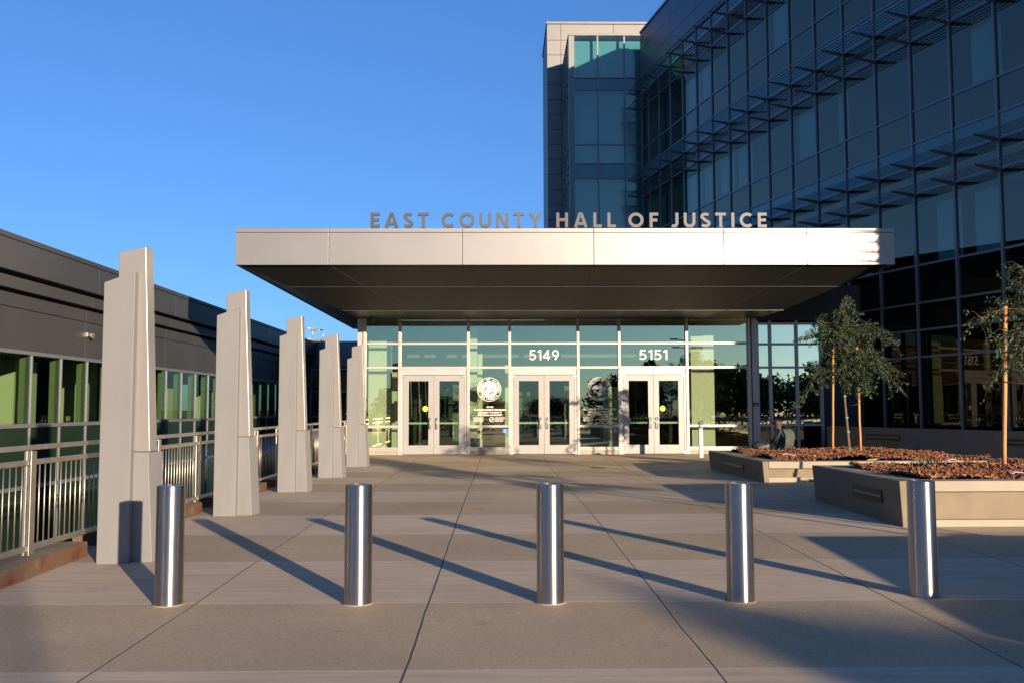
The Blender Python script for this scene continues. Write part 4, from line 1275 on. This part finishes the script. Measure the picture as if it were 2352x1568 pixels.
# inside: fins, counter, pale columns, dark rear wall
m = MB()
for y in WY: m.box(XW - .24, XW - .11, y - .04, y + .04, 1.2, 2.9)
m.build('inner_fin', M_infin, wg)
MB().box(XW - 12, XW - .12, YA, YB, 1.0, 1.18).build('counter_floor', M_inmid, wg)
m = MB(); m.box(XW - 9, XW - 8.8, YA, YB, 1, 5); m.poly([(XW - 12, YA, 2.92), (XW - .21, YA, 2.92), (XW - .21, YB, 2.92), (XW - 12, YB, 2.92)]); m.box(XW - 12, XW - .1, YA - .2, YA, -3, 5); m.build('rear_wall', M_indark, wg)
m = MB()
rw = random.Random(11)
for k in (1, 4, 7, 9, 12, 16, 19):
    y = WY[8] + 1.365 * (k - 2) + .15
    m.box(XW - 1.6 - rw.random(), XW - 1.45, y, y + rw.choice((.35, .9, 1.1)), 1.18, 2.9)
m.box(XW - 2.5, XW - 1.0, 21.55, 22.6, 1.18, 2.75)
m.build('inner_column', M_inpale, wg)
m = MB()
for (y, z, s) in ((20.9, 1.32, .25), (23.1, 1.32, .12), (27.6, 1.4, .5)): m.box(XW - .5, XW - .48, y, y + s * 1.5, 1.32, 1.32 + s)
m.build('counter_papers', M_decal, wg)
m = MB()
for y in (21.7, 21.8, 21.95, 22.02, 22.15): m.tube([(XW - .45, y, 1.18), (XW - .45, y, 1.36 + rw.random() * .16)], .03, 6)
m.build('desk_items', M_black, wg)
# horn loudspeaker on the lower band
pz = at(199, 769, 1); Yh = XW / (at(199, 769, 1).x); zc = at(199, 769, Yh).z
m = MB(); m.box(XW, XW + .06, Yh - .05, Yh + .05, zc - .05, zc + .05); m.tube([(XW + .06, Yh, zc), (XW + .17, Yh - .04, zc - .03)], [.03, .065], 14); m.build('wall_horn', M_rail, wg)
# return wall at the far end
m = MB(); Yr = YB
def rz(y): return at(760, y, Yr).z
m.box(XW - 1, -4.2, Yr, Yr + .3, rz(807.5) + .02, rz(786)); m.box(XW - 1, -4.2, Yr, Yr + .3, rz(839.7), rz(807.5) - .02); m.box(XW - 1, -4.2, Yr + .03, Yr + .25, rz(840), rz(786) - .05)
m.box(XW - 1, -4.2, Yr - .06, Yr + .3, rz(786) + .005, rz(783))
m.build('end_fascia', M_navy, wg)
m = MB()
for j in range(4):
    a, b = XW + 1.5 * j, XW + 1.5 * (j + 1)
    m.poly([(a + .04, Yr + .1, -3), (b - .04, Yr + .1, -3), (b - .04, Yr + .1, rz(845)), (a + .04, Yr + .1, rz(845))])
m.build('end_window', G_office, wg)
m = MB()
for j in range(5): m.box(XW + 1.5 * j - .04, XW + 1.5 * j + .04, Yr + .05, Yr + .15, -3, rz(840))
for y in (847, 898, 956): m.box(XW, -4.2, Yr + .06, Yr + .16, rz(y) - .04, rz(y) + .04)
m.build('end_frame', M_mull, wg)
m = MB(); m.box(XW - 2, -4.2, Yr + 4, Yr + 4.2, -3, 5); m.build('end_inner_wall', M_indark, wg)
# downpipe near the corner
pz = at(643, 900, 1); Yd = (XW + .08) / pz.x
MB().box(XW + .02, XW + .14, Yd - .1, Yd + .1, -2.9, 4.0).build('downpipe', M_navy, wg)
# roof hatch guard rail
t = thing('hatch_rail', 'thin grey guard rail on the low roof between two pylons', 'guard rail', tuple(at(712, 780, Yr + .6)))
m = MB(); Yq = Yr + .6
c = [at(x, y, Yq) for x, y in ((690, 754), (718, 754), (718, 778.5), (690, 778.5))]
c2 = [p + Vector((.35, 1.2, 0)) for p in c]
for k in (0, 1, 2): m.tube([c[k], c[k + 1]], .03, 6)
for k in (0, 1, 2): m.tube([c2[k], c2[k + 1]], .03, 6)
m.tube([c[1], c2[1]], .03, 6); m.tube([c[2], c2[2]], .03, 6); m.tube([c[2], c[2] - Vector((0, 0, .6))], .03, 6)
m.build('rail', M_trim, t)

# ------------------------------------------------------------------ low garden wall along the office block
gw = thing('garden_wall', 'low shaded concrete wall with slot lights in front of the curved glass', 'wall', (10, 25, .15))
ys = list(np.linspace(15, 28.6, 16)); m = MB()
for a, b in zip(ys[:-1], ys[1:]):
    p0, p1, q1, q0 = cP(a, 1.75), cP(b, 1.75), cP(b, 1.4), cP(a, 1.4)
    m.hexa([(v.x, v.y, -.1) for v in (p0, p1, q1, q0)], [(v.x, v.y, 1.04) for v in (p0, p1, q1, q0)])
m.build('wall', M_wallc, gw)
m = MB()
for a, b in zip(ys[:-1], ys[1:]):
    p0, p1, q1, q0 = cP(a, 1.39), cP(b, 1.39), cP(b, .08), cP(a, .08)
    m.hexa([(v.x, v.y, -.1) for v in (p0, p1, q1, q0)], [(v.x, v.y, .98) for v in (p0, p1, q1, q0)])
m.build('planting_bed', M_soil, gw)
for ya_, yb_ in ((25.6, 26.9), (20.9, 22.3)):
    m = MB(); l = MB()
    for k in range(3):
        a = ya_ + (yb_ - ya_) * k / 3; b = ya_ + (yb_ - ya_) * (k + 1) / 3
        q = [cP(a, 1.766), cP(b, 1.766), cP(b, 1.74), cP(a, 1.74)]
        m.hexa([(v.x, v.y, .70) for v in q], [(v.x, v.y, .86) for v in q])
        q = [cP(a + (.05 if k == 0 else 0), 1.772), cP(b - (.05 if k == 2 else 0), 1.772), cP(b, 1.762), cP(a, 1.762)]
        l.hexa([(v.x, v.y, .765) for v in q], [(v.x, v.y, .80) for v in q])
    s_o = m.build('recessed_light', M_slot, gw); l.build('lens', M_lens, s_o)

# ------------------------------------------------------------------ the seated man and his bag
def skin_obj(name, pts, edges, mat, parent, sub=2, root=0):
    me = bpy.data.meshes.new(name); o0 = Vector((0, 0, 0)); p = parent
    while p is not None: o0 += p.location; p = p.parent
    me.from_pydata([tuple(Vector(q[0]) - o0) for q in pts], edges, [])
    ob = bpy.data.objects.new(name, me); COL.objects.link(ob); ob.parent = parent
    sk = ob.modifiers.new('skin', 'SKIN'); sk.use_smooth_shade = True
    for i, q in enumerate(pts):
        r = q[1]; me.skin_vertices[0].data[i].radius = r if isinstance(r, tuple) else (r, r)
        me.skin_vertices[0].data[i].use_root = (i == root)
    if sub:
        sd = ob.modifiers.new('sub', 'SUBSURF'); sd.levels = sub; sd.render_levels = sub
    # bake the modifiers so that the figure is one plain mesh
    bpy.context.view_layer.update()
    ev = ob.evaluated_get(bpy.context.evaluated_depsgraph_get())
    nm = bpy.data.meshes.new_from_object(ev)
    ob.modifiers.clear(); ob.data = nm; nm.materials.clear(); nm.materials.append(mat)
    nm.polygons.foreach_set('use_smooth', [True] * len(nm.polygons))
    bpy.data.meshes.remove(me)
    return ob
YP = 22.45
hc = at(1783, 974, YP)                                # head centre
seat_z = Z1
ps = thing('person', 'man in dark jacket with green back sitting hunched on the rear planter edge', 'person', (hc.x + .25, YP, seat_z))
fw = Vector((-.56, .83, 0)); sd = Vector((-.83, -.56, 0))       # facing left and away; sd = his left
hip = Vector((hc.x + .17, YP - .20, seat_z + .10))
def PT(f, s, z): return hip + fw * f + sd * s + Vector((0, 0, z))
neck = hc + Vector((.07, -.09, -.14))
chest = hip.lerp(neck, .62) + fw * -.10 + Vector((0, 0, .02))
waist = hip.lerp(neck, .28) + fw * -.09
body = [(hip, (.17, .14)), (waist, (.165, .13)), (chest, (.19, .145)), (neck + Vector((0, 0, -.03)), (.07, .07)), (neck + Vector((-.03, 0, .06)), .052),
        (hc + Vector((.0, 0, .0)), .092), (hc + fw * .03 + Vector((0, 0, .05)), .085),
        # legs over the far side
        (PT(.02, .11, -.02), .095), (PT(.40, .16, -.02), .078), (PT(.44, .17, -.40), .052), (PT(.56, .17, -.43), .042),
        (PT(.02, -.11, -.02), .095), (PT(.40, -.14, -.02), .078), (PT(.44, -.15, -.40), .052), (PT(.56, -.15, -.43), .042)]
edges = [(0, 1), (1, 2), (2, 3), (3, 4), (4, 5), (5, 6), (0, 7), (7, 8), (8, 9), (9, 10), (0, 11), (11, 12), (12, 13), (13, 14)]
shl = chest + sd * .20 + Vector((0, 0, .10)); shr = chest - sd * .20 + Vector((0, 0, .10))
n = len(body)
body += [(shl, .075), (PT(.14, .24, .17), .055), (PT(.34, .12, .10), .040), (shr, .075), (PT(.13, -.24, .17), .055), (PT(.34, -.10, .10), .040)]
edges += [(2, n), (n, n + 1), (n + 1, n + 2), (2, n + 3), (n + 3, n + 4), (n + 4, n + 5)]
bo = skin_obj('body', body, edges, M_jack, ps, 2, 0)
# material by place on the one continuous figure
for m_ in (M_jackg, M_skin, M_trouser, M_stripe): bo.data.materials.append(m_)
off = ps.location
for pl in bo.data.polygons:
    c = Vector(pl.center) + off; q = c - hip; f_, s_ = q.dot(fw), q.dot(sd)
    nrm = Vector(pl.normal)
    if c.z > neck.z + .015 and (c - hc).xy.length < .105: pl.material_index = 2
    elif q.z < .06 and f_ > .03: pl.material_index = 3
    elif abs(s_) < .155 and nrm.dot(fw) < .05:
        pl.material_index = 1
    elif abs(s_) < .18 and nrm.dot(fw) < .1 and s_ < 0: pl.material_index = 4
def ball(mb, c, rx, ry, rz, n=14, mat=0, zmin=-1.0):
    c = Vector(c); rows = 10; i0 = len(mb.v)
    for a in range(rows + 1):
        ph = -math.pi / 2 + math.pi * a / rows
        for b in range(n):
            th = 2 * math.pi * b / n
            k = 1 + .05 * math.sin(3 * th + 2 * a) 
            mb.v.append((c.x + rx * k * math.cos(ph) * math.cos(th), c.y + ry * k * math.cos(ph) * math.sin(th), c.z + rz * max(zmin, math.sin(ph))))
    for a in range(rows):
        for b in range(n):
            mb.f.append((i0 + a * n + b, i0 + a * n + (b + 1) % n, i0 + (a + 1) * n + (b + 1) % n, i0 + (a + 1) * n + b)); mb.m.append(mat); mb.sm.append(1)
m = MB(); ball(m, hc - fw * .022 + Vector((0, 0, .04)), .118, .118, .085); ball(m, hc - fw * .045 + Vector((0, 0, -.012)), .088, .088, .088)
m.build('hair', M_hair, ps)
m = MB(); ball(m, hc + sd * .110 + fw * .01 + Vector((0, 0, -.025)), .02, .012, .036, 8); ball(m, hc - sd * .098 + Vector((0, 0, -.02)), .02, .012, .034, 8)
ball(m, hc + fw * .105 + Vector((0, 0, -.03)), .02, .02, .024, 8)
m.build('ear', M_skin, ps)
def hand(base, fdir, sdir, thumb):
    pts = [(base, .030), (base + fdir * .045, .038), (base + fdir * .085, .034)]; ed = [(0, 1), (1, 2)]
    for k in range(4):
        o = (k - 1.5) * .019; ln = (.070, .082, .078, .060)[k]; i = len(pts)
        a = base + fdir * .09 + sdir * o
        pts += [(a, .010), (a + fdir * ln * .55 + Vector((0, 0, -.012)), .0092), (a + fdir * ln * .85 + Vector((0, 0, -.04)), .008)]
        ed += [(2, i), (i, i + 1), (i + 1, i + 2)]
    i = len(pts); a = base + fdir * .035 + sdir * thumb * .036
    pts += [(a, .012), (a + sdir * thumb * .022 + fdir * .035, .0105), (a + sdir * thumb * .02 + fdir * .06 + Vector((0, 0, -.015)), .009)]
    ed += [(1, i), (i, i + 1), (i + 1, i + 2)]
    return skin_obj('hand', pts, ed, M_skin, ps, 1, 1)
hand(PT(.35, .115, .095), (fw - sd * .3).normalized(), sd, -1)
hand(PT(.35, -.095, .095), (fw + sd * .3).normalized(), sd, 1)
# paper held
# bag beside him
bp_ = at(1749, 1027, 21.9)
bg_t = thing('shoulder_bag', 'small black bag with a lilac front panel lying left of the seated man', 'bag', (bp_.x, 21.9, Z1))
m = MB(); ball(m, (bp_.x - .03, 21.95, Z1 + .12), .19, .12, .12, 16); o = m.build('pouch', M_bag, bg_t)
m = MB(); q = [at(1741, 1026, 21.78), at(1767, 1018, 21.78), at(1768, 1028, 21.78), at(1744, 1036, 21.78)]
m.extrude(q, (0, .03, 0)); m.build('panel', M_bagpale, bg_t, .006)
m = MB(); m.tube([(bp_.x - .15, 21.9, Z1 + .18), (bp_.x, 21.88, Z1 + .27), (bp_.x + .16, 21.9, Z1 + .20)], .012, 6); m.build('strap', M_bag, bg_t)
# tuft of weeds at the planter edge
rngw = np.random.default_rng(1)
for (px, py, Y, hf, lab) in ((1768, 1037, 21.6, h1, 'small green weed tuft below the bag in the rear planter'), (2130, 1073, 13.9, h2, 'small dark weed tuft at the back of the near planter')):
    p = at(px, py, Y); z = hf(p.x, Y)
    pts = np.array([[p.x, Y, z]] * 70) + rngw.normal(0, .07, (70, 3)) * np.array([1.6, 1, .1]); d = rngw.normal(0, .6, (70, 3)) + np.array([0, 0, 1])
    V, Fc = leaves(pts, d, rngw, .10, .008)
    o = mesh_np('weed_tuft', V, Fc, M_leaf); tag(o, lab, 'weed')

# ------------------------------------------------------------------ what stands behind the viewer (seen in the glass)
def far_tree(lab, x, y, h, wd, seed):
    rng = np.random.default_rng(seed); n = 2600
    t = thing('roadside_tree', lab, 'tree', (x, y, -.3), 'trees across the road')
    c = rng.normal(0, 1, (n, 3)); c /= np.linalg.norm(c, axis=1, keepdims=True); c *= (rng.random(n) ** .4)[:, None]
    lob = 1 + .22 * np.sin(c[:, 0] * 5 + seed) * np.cos(c[:, 2] * 4 + c[:, 1] * 3)
    P_ = c * lob[:, None] * np.array([wd / 2, wd / 2, h * .50]) + np.array([0, 0, h * .5])
    V, Fc = leaves(P_, rng.normal(0, 1, (n, 3)), rng, .09 * h, .035 * h)
    o = mesh_np('crown', V, Fc, M_leaf2); o.parent = t
    MB().tube([(x, y, -.4), (x + .1, y, h * .5)], [.25, .1], 8).build('trunk', M_bark, t)
    return t
def street_tree(lab, x, y, z, h, wd, seed):
    rng = np.random.default_rng(seed); n = 16000
    t = thing('street_tree', lab, 'tree', (x, y, z), 'slender street trees behind the viewer')
    c = rng.normal(0, 1, (n, 3)); c /= np.linalg.norm(c, axis=1, keepdims=True); c *= (rng.random(n) ** .38)[:, None]
    c[:, 2] = np.sign(c[:, 2]) * np.abs(c[:, 2]) ** .55
    wob = 1 + .10 * np.sin(c[:, 0] * 5 + seed) * np.cos(c[:, 2] * 6)
    V, Fc = leaves(c * wob[:, None] * np.array([wd / 2, wd / 2, h * .36]) + np.array([0, 0, h * .64]), rng.normal(0, 1, (n, 3)), rng, .28, .09)
    o = mesh_np('crown', V, Fc, M_leaf2); o.parent = t
    MB().tube([(x, y, z - .1), (x + .05, y, z + h * .7)], [.07, .03], 8).build('trunk', M_bark, t)
street_tree('slender street tree behind the viewer shading the right foreground', 19.25, -23.5, -.30, 5.5, 2.3, 4)
street_tree('slender street tree behind the viewer shading the left edge', 13.5, -25.2, -.30, 6.1, 1.2, 6)
protos = [far_tree('broad dark tree across the road behind the viewer', -200, -140, 7.5, 11, 1), far_tree('rounder dark tree across the road behind the viewer', -210, -150, 9.5, 10, 2), far_tree('low wide tree across the road behind the viewer', -190, -130, 5.5, 12, 3)]
rt = random.Random(21)
for k in range(46):
    x = -150 + 6.6 * k + rt.uniform(-3, 3); y = -120 - rt.uniform(0, 45)
    pr = protos[rt.choice((0, 1, 2))] if x > 10 else protos[rt.choice((0, 2, 2))]
    c = copy_tree(pr); s = rt.uniform(.85, 1.2) * (1.0 if 18 < x < 100 else .75); c.location = (x, y, -.3); c.scale = (s, s, s); c.rotation_euler.z = rt.uniform(0, 6)
# a street lamp and a bigger tree nearer by
lp = thing('street_lamp', 'grey street lamp with two arms behind the viewer', 'street lamp', (19, -33, -.3))
m = MB(); m.tube([(19, -33, -.3), (19, -33, 8.2)], [.11, .06], 10); m.tube([(19, -33, 8.1), (17.4, -33, 8.3)], .04, 6); m.tube([(19, -33, 7.4), (17.6, -33, 7.5)], .04, 6); m.build('pole', M_wing, lp)
m = MB(); m.box(16.8, 17.5, -33.15, -32.85, 8.25, 8.37); m.box(17.0, 17.7, -33.15, -32.85, 7.45, 7.57); m.build('lamp_head', M_wing, lp)
hd = MB(); rngh = np.random.default_rng(77); n = 9000
hp = np.column_stack([rngh.uniform(-30, 60, n), -13.5 + rngh.normal(0, .28, n), rngh.uniform(-.2, 1.15, n)]); hp[:, 2] += .12 * np.sin(hp[:, 0] * 1.7)
V, Fc = leaves(hp, rngh.normal(0, 1, (n, 3)), rngh, .22, .075)
hg = mesh_np('hedge', V, Fc, M_leaf2); tag(hg, 'low dark hedge added unseen behind the viewer to darken the reflected road', 'hedge')  # unseen hedge, added to cover the bright road in the glass reflections
print('objects', len(S.objects))
